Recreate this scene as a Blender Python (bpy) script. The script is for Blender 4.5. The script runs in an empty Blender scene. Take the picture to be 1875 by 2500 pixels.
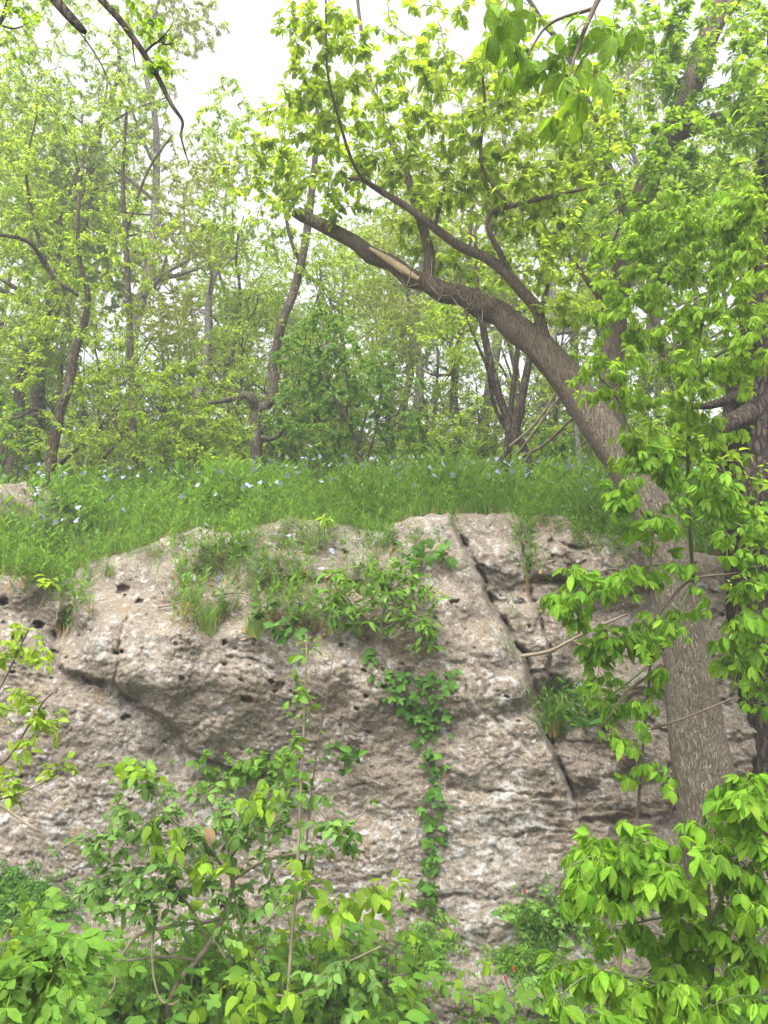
import bpy, math, time
import numpy as np
from mathutils import Matrix, Vector

S = bpy.context.scene
COL = S.collection
rad = math.radians
T0 = time.time()

# ------------------------------------------------------------------ camera, sky, sun, exposure
F = 1888.0                       # focal length in photo pixels (photo 1875 x 2500)
PITCH = rad(12.0)
EYE = np.array([0.0, 0.0, 1.6])
cp, sp = math.cos(PITCH), math.sin(PITCH)

cam = bpy.data.cameras.new('camera')
cam.sensor_fit = 'VERTICAL'
cam.sensor_height = 24.0
cam.lens = 12.0 * F / 1250.0
cam.clip_start = 0.05
cam.clip_end = 2000.0
cam_o = bpy.data.objects.new('camera', cam)
COL.objects.link(cam_o)
cam_o.location = EYE
cam_o.rotation_euler = (rad(90) + PITCH, 0, 0)
S.camera = cam_o

SUN_EL, SUN_AZ = rad(58), rad(200)          # azimuth clockwise from +Y
world = bpy.data.worlds.new('World')
S.world = world
world.use_nodes = True
wn = world.node_tree.nodes
wl = world.node_tree.links
bg = wn['Background']
sky = wn.new('ShaderNodeTexSky')
sky.sky_type = 'NISHITA'
sky.sun_disc = False
sky.sun_elevation = SUN_EL
sky.sun_rotation = SUN_AZ
sky.dust_density = 6.0
hs = wn.new('ShaderNodeHueSaturation')      # high overcast: nearly colourless sky
hs.inputs['Saturation'].default_value = 0.12
wl.new(sky.outputs[0], hs.inputs['Color'])
wl.new(hs.outputs[0], bg.inputs['Color'])
bg.inputs['Strength'].default_value = 0.15

sl = bpy.data.lights.new('sun', 'SUN')
sl.energy = 1.4
sl.angle = rad(30)
sl.color = (1.0, 0.985, 0.95)
so = bpy.data.objects.new('sun', sl)
COL.objects.link(so)
sdir = Vector((math.sin(SUN_AZ) * math.cos(SUN_EL), math.cos(SUN_AZ) * math.cos(SUN_EL), math.sin(SUN_EL)))
so.rotation_euler = sdir.to_track_quat('Z', 'Y').to_euler()
so.location = (0, -5, 20)

S.render.engine = 'CYCLES'
S.cycles.use_denoising = True
S.cycles.max_bounces = 10
S.cycles.diffuse_bounces = 8
S.cycles.transmission_bounces = 6
S.cycles.glossy_bounces = 2
S.view_settings.view_transform = 'Standard'
S.view_settings.look = 'None'
S.view_settings.gamma = 1.0
S.view_settings.exposure = 1.68
S.view_settings.use_curve_mapping = False

# ------------------------------------------------------------------ helpers
def at(px, py, Y):
    a = (px - 937.5) / F
    b = -(py - 1250.0) / F
    d = np.array([a, cp - b * sp, sp + b * cp])
    return EYE + d * (Y / d[1])

def to_px(P):
    P = np.atleast_2d(P) - EYE
    z = P[:, 1] * cp + P[:, 2] * sp
    u = -P[:, 1] * sp + P[:, 2] * cp
    z = np.maximum(z, 1e-3)
    return 937.5 + F * P[:, 0] / z, 1250 - F * u / z, z

def hash2(ix, iy, s):
    h = (ix.astype(np.int64) * 374761393 + iy.astype(np.int64) * 668265263 + s * 1442695041) & 0xFFFFFFFF
    h = ((h ^ (h >> 13)) * 1274126177) & 0xFFFFFFFF
    h = h ^ (h >> 16)
    return h

def perlin(x, y, s=0):
    x0 = np.floor(x); y0 = np.floor(y)
    fx = x - x0; fy = y - y0
    x0 = x0.astype(np.int64); y0 = y0.astype(np.int64)
    u = fx * fx * fx * (fx * (fx * 6 - 15) + 10)
    v = fy * fy * fy * (fy * (fy * 6 - 15) + 10)
    def g(ix, iy, dx, dy):
        a = hash2(ix, iy, s) * (2 * np.pi / 4294967296.0)
        return np.cos(a) * dx + np.sin(a) * dy
    a = g(x0, y0, fx, fy); b = g(x0 + 1, y0, fx - 1, fy)
    c = g(x0, y0 + 1, fx, fy - 1); d = g(x0 + 1, y0 + 1, fx - 1, fy - 1)
    return (a * (1 - u) + b * u) * (1 - v) + (c * (1 - u) + d * u) * v * 1.0

def fbm(x, y, s=0, o=4, gain=0.5):
    r = 0; a = 1.0
    for i in range(o):
        r = r + a * perlin(x * 2 ** i, y * 2 ** i, s + i * 17)
        a *= gain
    return r

def worley(x, y, s=0):
    x0 = np.floor(x).astype(np.int64); y0 = np.floor(y).astype(np.int64)
    f1 = np.full(x.shape, 9.0); f2 = np.full(x.shape, 9.0)
    for i in (-1, 0, 1):
        for j in (-1, 0, 1):
            cx = x0 + i; cy = y0 + j
            px = cx + hash2(cx, cy, s) / 4294967296.0
            py = cy + hash2(cx, cy, s + 91) / 4294967296.0
            d = np.hypot(px - x, py - y)
            f2 = np.minimum(f2, np.maximum(d, f1))
            f1 = np.minimum(f1, d)
    return f1, f2

def sstep(a, b, x):
    t = np.clip((x - a) / (b - a), 0, 1)
    return t * t * (3 - 2 * t)

class MB:
    """collects vertices and polygons, builds ONE mesh"""
    def __init__(self):
        self.v = []; self.f = []; self.uv = []; self.n = 0
    def add(self, v, faces, uv=None):
        v = np.asarray(v, float).reshape(-1, 3)
        for a in faces:
            a = np.asarray(a, np.int64)
            if a.size:
                self.f.append(a + self.n)
        self.v.append(v)
        self.uv.append(uv if uv is not None else np.zeros((len(v), 2)))
        self.n += len(v)
    def mesh(self, name, mat=None, smooth=True):
        me = bpy.data.meshes.new(name)
        if self.n:
            V = np.concatenate(self.v); UV = np.concatenate(self.uv)
            tot = np.concatenate([np.full(len(a), a.shape[1], np.int32) for a in self.f])
            idx = np.concatenate([a.ravel() for a in self.f]).astype(np.int32)
            me.vertices.add(len(V)); me.vertices.foreach_set('co', V.astype(np.float32).ravel())
            me.loops.add(len(idx)); me.loops.foreach_set('vertex_index', idx)
            me.polygons.add(len(tot))
            st = np.zeros(len(tot), np.int32); st[1:] = np.cumsum(tot)[:-1]
            me.polygons.foreach_set('loop_start', st)
            me.polygons.foreach_set('loop_total', tot)
            if smooth:
                me.polygons.foreach_set('use_smooth', np.ones(len(tot), bool))
            me.update(calc_edges=True)
            ul = me.uv_layers.new(name='UVMap')
            ul.data.foreach_set('uv', UV[idx].astype(np.float32).ravel())
        if mat:
            me.materials.append(mat)
        return me
    def build(self, name, mat, parent=None, smooth=True):
        return link(name, self.mesh(name, mat, smooth), parent)

def link(name, me, parent=None):
    o = bpy.data.objects.new(name, me)
    COL.objects.link(o)
    if parent is not None:
        o.parent = parent
        if parent.type == 'EMPTY':
            o.location = -Vector(parent.location)
    return o

def tag(o, label=None, cat=None, group=None, kind=None):
    if label: o['label'] = label
    if cat: o['category'] = cat
    if group: o['group'] = group
    if kind: o['kind'] = kind
    return o

def thing(name, label, cat, loc, group=None):
    o = bpy.data.objects.new(name, None)
    o.empty_display_size = 0.1
    COL.objects.link(o)
    o.location = Vector([float(c) for c in loc])
    return tag(o, label, cat, group)

def unit(v):
    v = np.asarray(v, float)
    n = np.linalg.norm(v, axis=-1, keepdims=True)
    return v / np.maximum(n, 1e-9)

def catmull(P, R, per=5):
    P = np.asarray(P, float); R = np.asarray(R, float)
    if len(P) < 3:
        t = np.linspace(0, 1, per + 1)[:, None]
        return P[0] * (1 - t) + P[-1] * t, R[0] * (1 - t[:, 0]) + R[-1] * t[:, 0]
    Q = np.vstack([2 * P[0] - P[1], P, 2 * P[-1] - P[-2]])
    out = []; rr = []
    for i in range(1, len(Q) - 2):
        p0, p1, p2, p3 = Q[i - 1], Q[i], Q[i + 1], Q[i + 2]
        for k in range(per):
            t = k / per
            out.append(0.5 * ((2 * p1) + (p2 - p0) * t + (2 * p0 - 5 * p1 + 4 * p2 - p3) * t * t + (-p0 + 3 * p1 - 3 * p2 + p3) * t ** 3))
            rr.append(R[i - 1] * (1 - t) + R[i] * t)
    out.append(P[-1]); rr.append(R[-1])
    return np.array(out), np.array(rr)

def tube(mb, P, R, k=6, cap=True, rough=None):
    P = np.asarray(P, float); R = np.asarray(R, float)
    n = len(P)
    T = unit(np.gradient(P, axis=0))
    a = np.array([1.0, 0, 0]) if abs(T[0][0]) < 0.8 else np.array([0, 1.0, 0])
    N = np.empty_like(P)
    u = np.cross(T[0], a); u /= np.linalg.norm(u)
    for i in range(n):
        u = u - T[i] * np.dot(u, T[i]); u /= max(np.linalg.norm(u), 1e-9)
        N[i] = u
    B = np.cross(T, N)
    th = np.linspace(0, 2 * np.pi, k, endpoint=False)
    rr = R[:, None] * np.ones(k)[None]
    if rough is not None:
        rr = rr * rough(np.arange(n)[:, None] * np.ones(k)[None], np.ones(n)[:, None] * th[None], P)
    V = P[:, None] + (N[:, None] * np.cos(th)[None, :, None] + B[:, None] * np.sin(th)[None, :, None]) * rr[:, :, None]
    i = np.arange(n - 1)[:, None] * k; j = np.arange(k)[None]; j2 = (j + 1) % k
    f = np.stack([i + j, i + j2, i + k + j2, i + k + j], -1).reshape(-1, 4)
    L = np.concatenate([[0], np.cumsum(np.linalg.norm(np.diff(P, axis=0), axis=1))])
    uv = np.stack([np.ones(n)[:, None] * th[None] / (2 * np.pi), L[:, None] * np.ones(k)[None]], -1).reshape(-1, 2)
    fs = [f]
    if cap:
        fs.append((np.arange(k) + (n - 1) * k)[None])
    mb.add(V.reshape(-1, 3), fs, uv)

# ------------------------------------------------------------------ materials
def new_mat(name):
    m = bpy.data.materials.new(name)
    m.use_nodes = True
    nt = m.node_tree
    nt.nodes.clear()
    out = nt.nodes.new('ShaderNodeOutputMaterial')
    return m, nt, out

def N(nt, typ, **kw):
    n = nt.nodes.new(typ)
    for k, v in kw.items():
        if k in n.inputs:
            n.inputs[k].default_value = v
        else:
            setattr(n, k, v)
    return n

def ramp(nt, src, stops):
    r = nt.nodes.new('ShaderNodeValToRGB')
    e = r.color_ramp.elements
    while len(e) < len(stops):
        e.new(0.5)
    for q, (p, c) in zip(e, stops):
        q.position = p
        q.color = c if len(c) == 4 else (*c, 1)
    nt.links.new(src, r.inputs[0])
    return r.outputs[0]

def mixc(nt, fac, a, b, mode='MIX'):
    m = nt.nodes.new('ShaderNodeMix')
    m.data_type = 'RGBA'; m.blend_type = mode
    for sock, val in ((m.inputs[0], fac), (m.inputs[6], a), (m.inputs[7], b)):
        if hasattr(val, 'is_linked'):
            nt.links.new(val, sock)
        elif isinstance(val, (int, float)):
            sock.default_value = val
        else:
            sock.default_value = (*val, 1)
    return m.outputs[2]

def mathn(nt, op, a, b=None):
    m = nt.nodes.new('ShaderNodeMath'); m.operation = op
    for s, v in ((m.inputs[0], a), (m.inputs[1], b)):
        if v is None: continue
        if hasattr(v, 'is_linked'): nt.links.new(v, s)
        else: s.default_value = v
    return m.outputs[0]

def leaf_mat(name, c1, c2, trans=0.42, tcol=None, rough=0.6, veins=False, spec=0.15, young=None):
    m, nt, out = new_mat(name)
    L = nt.links
    geo = N(nt, 'ShaderNodeNewGeometry'); oi = N(nt, 'ShaderNodeObjectInfo')
    r = mathn(nt, 'FRACT', mathn(nt, 'ADD', geo.outputs['Random Per Island'], oi.outputs['Random']))
    col = mixc(nt, r, c1, c2)
    r2 = mathn(nt, 'FRACT', mathn(nt, 'MULTIPLY', r, 7.31))
    hsv = N(nt, 'ShaderNodeHueSaturation')
    L.new(mathn(nt, 'ADD', mathn(nt, 'MULTIPLY', r2, 0.7), 0.65), hsv.inputs['Value'])
    L.new(col, hsv.inputs['Color'])
    col = hsv.outputs[0]
    if young:
        y = mathn(nt, 'GREATER_THAN', mathn(nt, 'FRACT', mathn(nt, 'MULTIPLY', r, 13.7)), 0.955)
        col = mixc(nt, y, col, young)
    if veins:
        uv = N(nt, 'ShaderNodeUVMap')
        sep = N(nt, 'ShaderNodeSeparateXYZ'); L.new(uv.outputs[0], sep.inputs[0])
        av = mathn(nt, 'ABSOLUTE', sep.outputs[1])
        mid = mathn(nt, 'LESS_THAN', av, 0.014)
        w = mathn(nt, 'SUBTRACT', sep.outputs[0], mathn(nt, 'MULTIPLY', av, 0.9))
        sv = mathn(nt, 'GREATER_THAN', mathn(nt, 'SINE', mathn(nt, 'MULTIPLY', w, 55.0)), 0.93)
        vv = mathn(nt, 'MULTIPLY', mathn(nt, 'MAXIMUM', mid, mathn(nt, 'MULTIPLY', sv, 0.55)), 0.35)
        col = mixc(nt, vv, col, (min(1, c2[0] * 2.0), min(1, c2[1] * 1.6), c2[2] * 2.2))
    nz = N(nt, 'ShaderNodeTexNoise', Scale=9.0, Detail=2.0)
    tc = N(nt, 'ShaderNodeTexCoord'); L.new(tc.outputs['Object'], nz.inputs['Vector'])
    col = mixc(nt, 0.5, col, ramp(nt, nz.outputs[0], [(0.3, (0.5, 0.58, 0.45)), (0.7, (1.2, 1.14, 1.0))]), 'MULTIPLY')
    if veins:
        nb = N(nt, 'ShaderNodeTexNoise', Scale=6.5, Detail=4.0); L.new(tc.outputs['Object'], nb.inputs['Vector'])
        col = mixc(nt, ramp(nt, mathn(nt, 'ADD', nb.outputs[0], mathn(nt, 'MULTIPLY', r2, 0.06)), [(0.70, (0, 0, 0)), (0.74, (.8, .8, .8))]), col, (0.13, 0.10, 0.035))
    p = N(nt, 'ShaderNodeBsdfPrincipled', Roughness=rough)
    p.inputs['Specular IOR Level'].default_value = spec
    L.new(col, p.inputs['Base Color'])
    t = N(nt, 'ShaderNodeBsdfTranslucent')
    L.new(mixc(nt, 1.0, col, tcol or (1.45, 1.35, 0.6), 'MULTIPLY'), t.inputs['Color'])
    mx = N(nt, 'ShaderNodeMixShader'); mx.inputs[0].default_value = trans
    L.new(p.outputs[0], mx.inputs[1]); L.new(t.outputs[0], mx.inputs[2])
    L.new(mx.outputs[0], out.inputs[0])
    return m

def bark_mat(name, c1, c2, lich=0.3, vs=1.0, depth=0.6, moss=0.0, upper=None, fis=0.42, pl=(34, 8)):
    m, nt, out = new_mat(name)
    L = nt.links
    uv = N(nt, 'ShaderNodeTexCoord')
    mp = N(nt, 'ShaderNodeMapping'); mp.inputs['Scale'].default_value = (26 * vs, 5.0, 1)
    # ring coordinate as a circle would seam; object coordinates stretched along z keep it seamless
    mo = N(nt, 'ShaderNodeMapping'); mo.inputs['Scale'].default_value = (42 * vs, 42 * vs, 4.5 * vs)
    L.new(uv.outputs['Object'], mo.inputs[0])
    n1 = N(nt, 'ShaderNodeTexNoise', Scale=1.0, Detail=5.0, Roughness=0.6, Distortion=0.4)
    L.new(mo.outputs[0], n1.inputs['Vector'])
    n2 = N(nt, 'ShaderNodeTexNoise', Scale=5.0, Detail=6.0, Roughness=0.65)
    L.new(uv.outputs['Object'], n2.inputs['Vector'])
    n3 = N(nt, 'ShaderNodeTexNoise', Scale=22.0, Detail=4.0)
    L.new(uv.outputs['Object'], n3.inputs['Vector'])
    col = ramp(nt, n1.outputs[0], [(0.30, tuple(c * 0.55 for c in c1)), (0.45, c1), (0.7, c2)])
    mv = N(nt, 'ShaderNodeMapping'); mv.inputs['Scale'].default_value = (pl[0] * vs, pl[0] * vs, pl[1] * vs)
    wv = mixc(nt, 0.12, uv.outputs['Object'], n2.outputs['Color'])
    L.new(wv, mv.inputs[0])
    vo = N(nt, 'ShaderNodeTexVoronoi', Scale=1.0); vo.feature = 'DISTANCE_TO_EDGE'
    L.new(mv.outputs[0], vo.inputs['Vector'])
    plate = ramp(nt, vo.outputs['Distance'], [(0.02, (0.0, 0.0, 0.0)), (0.22, (1, 1, 1))])
    col = mixc(nt, 1.0, col, ramp(nt, vo.outputs['Distance'], [(0.02, (fis, fis * .96, fis * .92)), (0.18, (1.0, 1.0, 1.0)), (0.5, (1.18, 1.16, 1.12))]), 'MULTIPLY')
    col = mixc(nt, ramp(nt, n2.outputs[0], [(0.5, (0, 0, 0)), (0.68, (lich, lich, lich))]), col, (0.30, 0.285, 0.25))
    if upper:
        sx = N(nt, 'ShaderNodeSeparateXYZ'); L.new(uv.outputs['Object'], sx.inputs[0])
        zz = mathn(nt, 'ADD', sx.outputs[2], mathn(nt, 'MULTIPLY', n2.outputs[0], 1.6))
        mr = N(nt, 'ShaderNodeMapRange'); L.new(zz, mr.inputs[0]); mr.inputs[1].default_value = 3.5; mr.inputs[2].default_value = 5.0
        col = mixc(nt, mathn(nt, 'MULTIPLY', mr.outputs[0], 0.8), col, ramp(nt, n1.outputs[0], [(0.3, tuple(c * .4 for c in upper)), (0.5, upper), (0.7, tuple(c * 1.7 for c in upper))]))
    if moss:
        col = mixc(nt, ramp(nt, n3.outputs[0], [(0.5, (0, 0, 0)), (0.7, (moss, moss, moss))]), col, (0.10, 0.12, 0.04))
    p = N(nt, 'ShaderNodeBsdfPrincipled', Roughness=0.9)
    p.inputs['Specular IOR Level'].default_value = 0.15
    L.new(col, p.inputs['Base Color'])
    b = N(nt, 'ShaderNodeBump', Strength=depth, Distance=0.02)
    L.new(mathn(nt, 'ADD', n1.outputs[0], plate), b.inputs['Height'])
    L.new(b.outputs[0], p.inputs['Normal'])
    L.new(p.outputs[0], out.inputs[0])
    return m

def plain(name, c, rough=0.8, var=0.3, scale=12.0, trans=0.0):
    m, nt, out = new_mat(name)
    L = nt.links
    tc = N(nt, 'ShaderNodeTexCoord')
    n = N(nt, 'ShaderNodeTexNoise', Scale=scale, Detail=5.0)
    L.new(tc.outputs['Object'], n.inputs['Vector'])
    col = ramp(nt, n.outputs[0], [(0.3, tuple(x * (1 - var) for x in c)), (0.7, tuple(min(1, x * (1 + var)) for x in c))])
    p = N(nt, 'ShaderNodeBsdfPrincipled', Roughness=rough)
    p.inputs['Specular IOR Level'].default_value = 0.2
    L.new(col, p.inputs['Base Color'])
    if trans:
        t = N(nt, 'ShaderNodeBsdfTranslucent'); L.new(col, t.inputs['Color'])
        mx = N(nt, 'ShaderNodeMixShader'); mx.inputs[0].default_value = trans
        L.new(p.outputs[0], mx.inputs[1]); L.new(t.outputs[0], mx.inputs[2])
        L.new(mx.outputs[0], out.inputs[0])
    else:
        L.new(p.outputs[0], out.inputs[0])
    return m

def rock_mat():
    m, nt, out = new_mat('limestone')
    L = nt.links
    tc = N(nt, 'ShaderNodeTexCoord')
    def noise(sc, det=5.0, ro=0.6, dist=0.0):
        n = N(nt, 'ShaderNodeTexNoise', Scale=sc, Detail=det, Roughness=ro, Distortion=dist)
        L.new(tc.outputs['Object'], n.inputs['Vector'])
        return n.outputs[0]
    big = noise(0.9, 4); mid = noise(4.5, 6, 0.65); fine = noise(38, 6, 0.7); lich = noise(13.0, 7, 0.62, 0.0); reg = noise(1.7, 3)
    col = ramp(nt, big, [(0.35, (0.187, 0.159, 0.124)), (0.55, (0.228, 0.199, 0.16)), (0.7, (0.245, 0.222, 0.19))])
    col = mixc(nt, 0.75, col, ramp(nt, mid, [(0.33, (0.62, 0.60, 0.58)), (0.5, (0.97, 0.95, 0.93)), (0.68, (1.2, 1.17, 1.1))]), 'MULTIPLY')
    col = mixc(nt, 0.7, col, ramp(nt, fine, [(0.36, (0.42, 0.40, 0.37)), (0.5, (1.0, 1.0, 1.0)), (0.64, (1.45, 1.42, 1.38))]), 'MULTIPLY')
    col = mixc(nt, 0.6, col, ramp(nt, noise(85, 4, 0.55), [(0.36, (0.5, 0.48, 0.46)), (0.5, (1.0, 1.0, 1.0)), (0.64, (1.4, 1.38, 1.34))]), 'MULTIPLY')
    # rusty earth stains
    rust = noise(3.1, 5, 0.6)
    col = mixc(nt, ramp(nt, rust, [(0.58, (0, 0, 0)), (0.72, (0.55, 0.55, 0.55))]), col, (0.23, 0.145, 0.08))
    # darker grey tone and white lichen crusts: where they sit is painted into attributes
    at_l = N(nt, 'ShaderNodeAttribute'); at_l.attribute_name = 'lichen'
    at_g = N(nt, 'ShaderNodeAttribute'); at_g.attribute_name = 'grey_tone'
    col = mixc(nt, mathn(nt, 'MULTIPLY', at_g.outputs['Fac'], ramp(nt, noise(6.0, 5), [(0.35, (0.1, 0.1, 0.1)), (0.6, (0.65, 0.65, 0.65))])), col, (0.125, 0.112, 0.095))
    lsum = mathn(nt, 'ADD', mathn(nt, 'ADD', lich, mathn(nt, 'MULTIPLY', mathn(nt, 'SUBTRACT', at_l.outputs['Fac'], 0.25), 0.10)), mathn(nt, 'MULTIPLY', mathn(nt, 'SUBTRACT', reg, 0.5), 0.25))
    lf = ramp(nt, lsum, [(0.585, (0, 0, 0)), (0.63, (0.5, 0.5, 0.5)), (0.70, (0.8, 0.8, 0.8))])
    lcol = ramp(nt, noise(60, 4), [(0.3, (0.26, 0.25, 0.23)), (0.65, (0.44, 0.43, 0.41))])
    col = mixc(nt, lf, col, lcol)
    sp2 = noise(26, 5, 0.7)
    col = mixc(nt, ramp(nt, sp2, [(0.625, (0, 0, 0)), (0.66, (0.7, 0.7, 0.7))]), col, (0.45, 0.43, 0.40))
    # black lichen specks
    col = mixc(nt, ramp(nt, noise(17, 6, 0.7, 0.3), [(0.30, (0.75, 0.75, 0.75)), (0.36, (0, 0, 0))]), col, (0.07, 0.065, 0.055))
    p = N(nt, 'ShaderNodeBsdfPrincipled', Roughness=0.92)
    p.inputs['Specular IOR Level'].default_value = 0.12
    L.new(col, p.inputs['Base Color'])
    h = mathn(nt, 'ADD', mathn(nt, 'MULTIPLY', noise(14, 8, 0.75), 0.4), mathn(nt, 'ADD', mathn(nt, 'MULTIPLY', fine, 0.6), mathn(nt, 'MULTIPLY', lf, 0.05)))
    b = N(nt, 'ShaderNodeBump', Strength=0.9, Distance=0.035)
    L.new(h, b.inputs['Height'])
    L.new(b.outputs[0], p.inputs['Normal'])
    L.new(p.outputs[0], out.inputs[0])
    return m

def ground_mat(name, a, b, c):
    m, nt, out = new_mat(name)
    L = nt.links
    tc = N(nt, 'ShaderNodeTexCoord')
    n1 = N(nt, 'ShaderNodeTexNoise', Scale=3.0, Detail=7.0, Roughness=0.65)
    n2 = N(nt, 'ShaderNodeTexNoise', Scale=45.0, Detail=5.0, Roughness=0.7)
    for n in (n1, n2): L.new(tc.outputs['Object'], n.inputs['Vector'])
    col = ramp(nt, n1.outputs[0], [(0.35, a), (0.5, b), (0.65, c)])
    col = mixc(nt, 0.8, col, ramp(nt, n2.outputs[0], [(0.3, (0.4, 0.4, 0.4)), (0.7, (1.4, 1.4, 1.4))]), 'MULTIPLY')
    p = N(nt, 'ShaderNodeBsdfPrincipled', Roughness=0.95)
    p.inputs['Specular IOR Level'].default_value = 0.1
    L.new(col, p.inputs['Base Color'])
    bp = N(nt, 'ShaderNodeBump', Strength=0.8, Distance=0.03); L.new(n2.outputs[0], bp.inputs['Height'])
    L.new(bp.outputs[0], p.inputs['Normal'])
    L.new(p.outputs[0], out.inputs[0])
    return m

M = {}
M['rock'] = rock_mat()
M['soil'] = ground_mat('soil', (0.07, 0.05, 0.03), (0.12, 0.09, 0.055), (0.09, 0.10, 0.035))
M['litter'] = ground_mat('leaf_litter', (0.05, 0.036, 0.022), (0.10, 0.07, 0.042), (0.07, 0.07, 0.025))
M['bark_grey'] = bark_mat('grey_bark', (0.22, 0.188, 0.137), (0.31, 0.272, 0.205), 0.25, 1.7, 0.9, 0.0, (0.15, 0.12, 0.088), 0.62, (40, 5.5))
M['bark_brown'] = bark_mat('brown_bark', (0.105, 0.086, 0.062), (0.19, 0.16, 0.118), 0.2, 1.4, 0.8, 0.15)
M['bark_dark'] = bark_mat('dark_bark', (0.052, 0.041, 0.03), (0.10, 0.08, 0.057), 0.08, 0.7, 1.0)
M['bark_pale'] = bark_mat('pale_bark', (0.22, 0.205, 0.18), (0.33, 0.31, 0.28), 0.3, 1.2, 0.5)
M['wood'] = plain('bare_wood', (0.42, 0.32, 0.20), 0.8, 0.25, 20)
M['twig'] = plain('twig_bark', (0.11, 0.085, 0.06), 0.85, 0.3, 10)
M['twig_pale'] = plain('pale_twig_bark', (0.19, 0.155, 0.11), 0.85, 0.3, 10)
M['twig_green'] = plain('green_stem', (0.085, 0.115, 0.042), 0.7, 0.25, 10)
M['dead'] = plain('dead_leaf', (0.33, 0.22, 0.13), 0.85, 0.35, 14, 0.2)
M['straw'] = plain('dry_straw', (0.38, 0.24, 0.11), 0.85, 0.35, 9, 0.2)
M['l_crown'] = leaf_mat('spring_leaf', (0.26, 0.40, 0.04), (0.38, 0.51, 0.075), 0.6)
M['l_mid'] = leaf_mat('fresh_leaf', (0.19, 0.34, 0.03), (0.30, 0.46, 0.05), 0.6)
M['l_hick'] = leaf_mat('sapling_leaf', (0.09, 0.23, 0.015), (0.215, 0.39, 0.034), 0.52, veins=True, young=(0.25, 0.40, 0.04))
M['l_hang'] = leaf_mat('hanging_leaf', (0.17, 0.32, 0.03), (0.25, 0.41, 0.045), 0.58, veins=True)
M['l_bg'] = leaf_mat('wood_leaf', (0.23, 0.37, 0.05), (0.35, 0.48, 0.08), 0.6)
M['l_bg2'] = leaf_mat('pale_wood_leaf', (0.25, 0.33, 0.07), (0.34, 0.40, 0.09), 0.5)
M['l_deep'] = leaf_mat('deep_leaf', (0.045, 0.13, 0.018), (0.08, 0.19, 0.025), 0.35, veins=True)
M['l_bush'] = leaf_mat('bush_leaf', (0.10, 0.22, 0.028), (0.16, 0.30, 0.04), 0.45)
M['l_blue'] = leaf_mat('bluish_leaf', (0.095, 0.205, 0.045), (0.16, 0.29, 0.058), 0.4, veins=True, rough=0.6, spec=0.18)
M['l_lime'] = leaf_mat('lime_leaf', (0.22, 0.36, 0.035), (0.32, 0.46, 0.06), 0.5, veins=True)
M['l_grass'] = leaf_mat('herb_leaf', (0.105, 0.225, 0.045), (0.18, 0.31, 0.065), 0.45)
M['petal'] = leaf_mat('blue_petal', (0.40, 0.41, 0.70), (0.52, 0.53, 0.78), 0.3, tcol=(1, 1, 1))
M['petal_red'] = plain('red_petal', (0.50, 0.06, 0.05), 0.6, 0.2, 40, 0.3)
M['petal_yellow'] = plain('yellow_petal', (0.62, 0.45, 0.06), 0.6, 0.2, 40, 0.3)
M['moss'] = ground_mat('moss', (0.05, 0.09, 0.02), (0.08, 0.13, 0.03), (0.12, 0.10, 0.04))

# ------------------------------------------------------------------ leaf shapes (x along, y across, z up)
def t_leaf(rows=3, w=0.27, fold=0.25, droop=0.2, wide=0.45, wav=0.0):
    xs = np.linspace(0, 1, rows + 2)[1:-1]
    V = [(0, 0, 0)]; UV = [(0, 0)]
    def width(x):
        return w * (math.sin(math.pi * x ** (math.log(0.5) / math.log(wide)))) ** 0.8
    for q, x in enumerate(xs):
        y = width(x); z = -droop * x * x
        e = wav * (1 if q % 2 else -1)
        V += [(x, y, z + fold * y + e), (x, 0, z), (x, -y, z + fold * y - e)]
        UV += [(x, y), (x, 0), (x, -y)]
    V.append((1, 0, -droop)); UV.append((1, 0))
    tri = [(0, 2, 1), (0, 3, 2)]; quad = []
    for r in range(rows - 1):
        a = 1 + 3 * r
        quad += [(a, a + 1, a + 4, a + 3), (a + 1, a + 2, a + 5, a + 4)]
    a = 1 + 3 * (rows - 1); t = len(V) - 1
    tri += [(a, a + 1, t), (a + 1, a + 2, t)]
    return np.array(V, float), [np.array(tri)] + ([np.array(quad)] if quad else []), np.array(UV, float)

def t_merge(items):
    V = []; UV = []; F3 = []; F4 = []; n = 0
    for v, fs, uv in items:
        V.append(v); UV.append(uv)
        for f in fs:
            (F3 if f.shape[1] == 3 else F4).append(f + n)
        n += len(v)
    fs = []
    if F3: fs.append(np.concatenate(F3))
    if F4: fs.append(np.concatenate(F4))
    return np.concatenate(V), fs, np.concatenate(UV)

def t_place(t, loc, ang, s, pitch=0.0, roll=0.0):
    v, fs, uv = t
    R = np.array(Matrix.Rotation(ang, 3, 'Z') @ Matrix.Rotation(pitch, 3, 'Y') @ Matrix.Rotation(roll, 3, 'X'))
    return v * s @ R.T + np.array(loc), fs, uv

def t_strip(p0, p1, w=0.02):
    p0 = np.array(p0, float); p1 = np.array(p1, float)
    d = unit(p1 - p0); s = np.cross(d, [0, 0, 1.0]); s = s / max(np.linalg.norm(s), 1e-6) * w
    return np.array([p0 + s, p0 - s, p1 - s, p1 + s]), [np.array([[0, 1, 2, 3]])], np.array([[0.5, 0]] * 4)

def t_palm(n=5, rows=3, petiole=0.5, hang=0.95, w=0.215, seed=0):
    r = np.random.RandomState(seed)
    it = [t_strip((0, 0, 0), (petiole, 0, -0.02), 0.012)]
    for q in range(n):
        a = (q - (n - 1) / 2) * (1.15 if n == 3 else 0.66) + r.uniform(-.12, .12)
        s = [1, 0.92, 0.68][int(abs(q - (n - 1) / 2))] * r.uniform(.85, 1.1)
        it.append(t_place(t_leaf(rows, w * r.uniform(.85, 1.15), 0.45, 0.28, 0.52), (petiole, 0, -0.02), a, s, hang * r.uniform(.6, 1.25), r.uniform(-.4, .4)))
    return t_merge(it)

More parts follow.
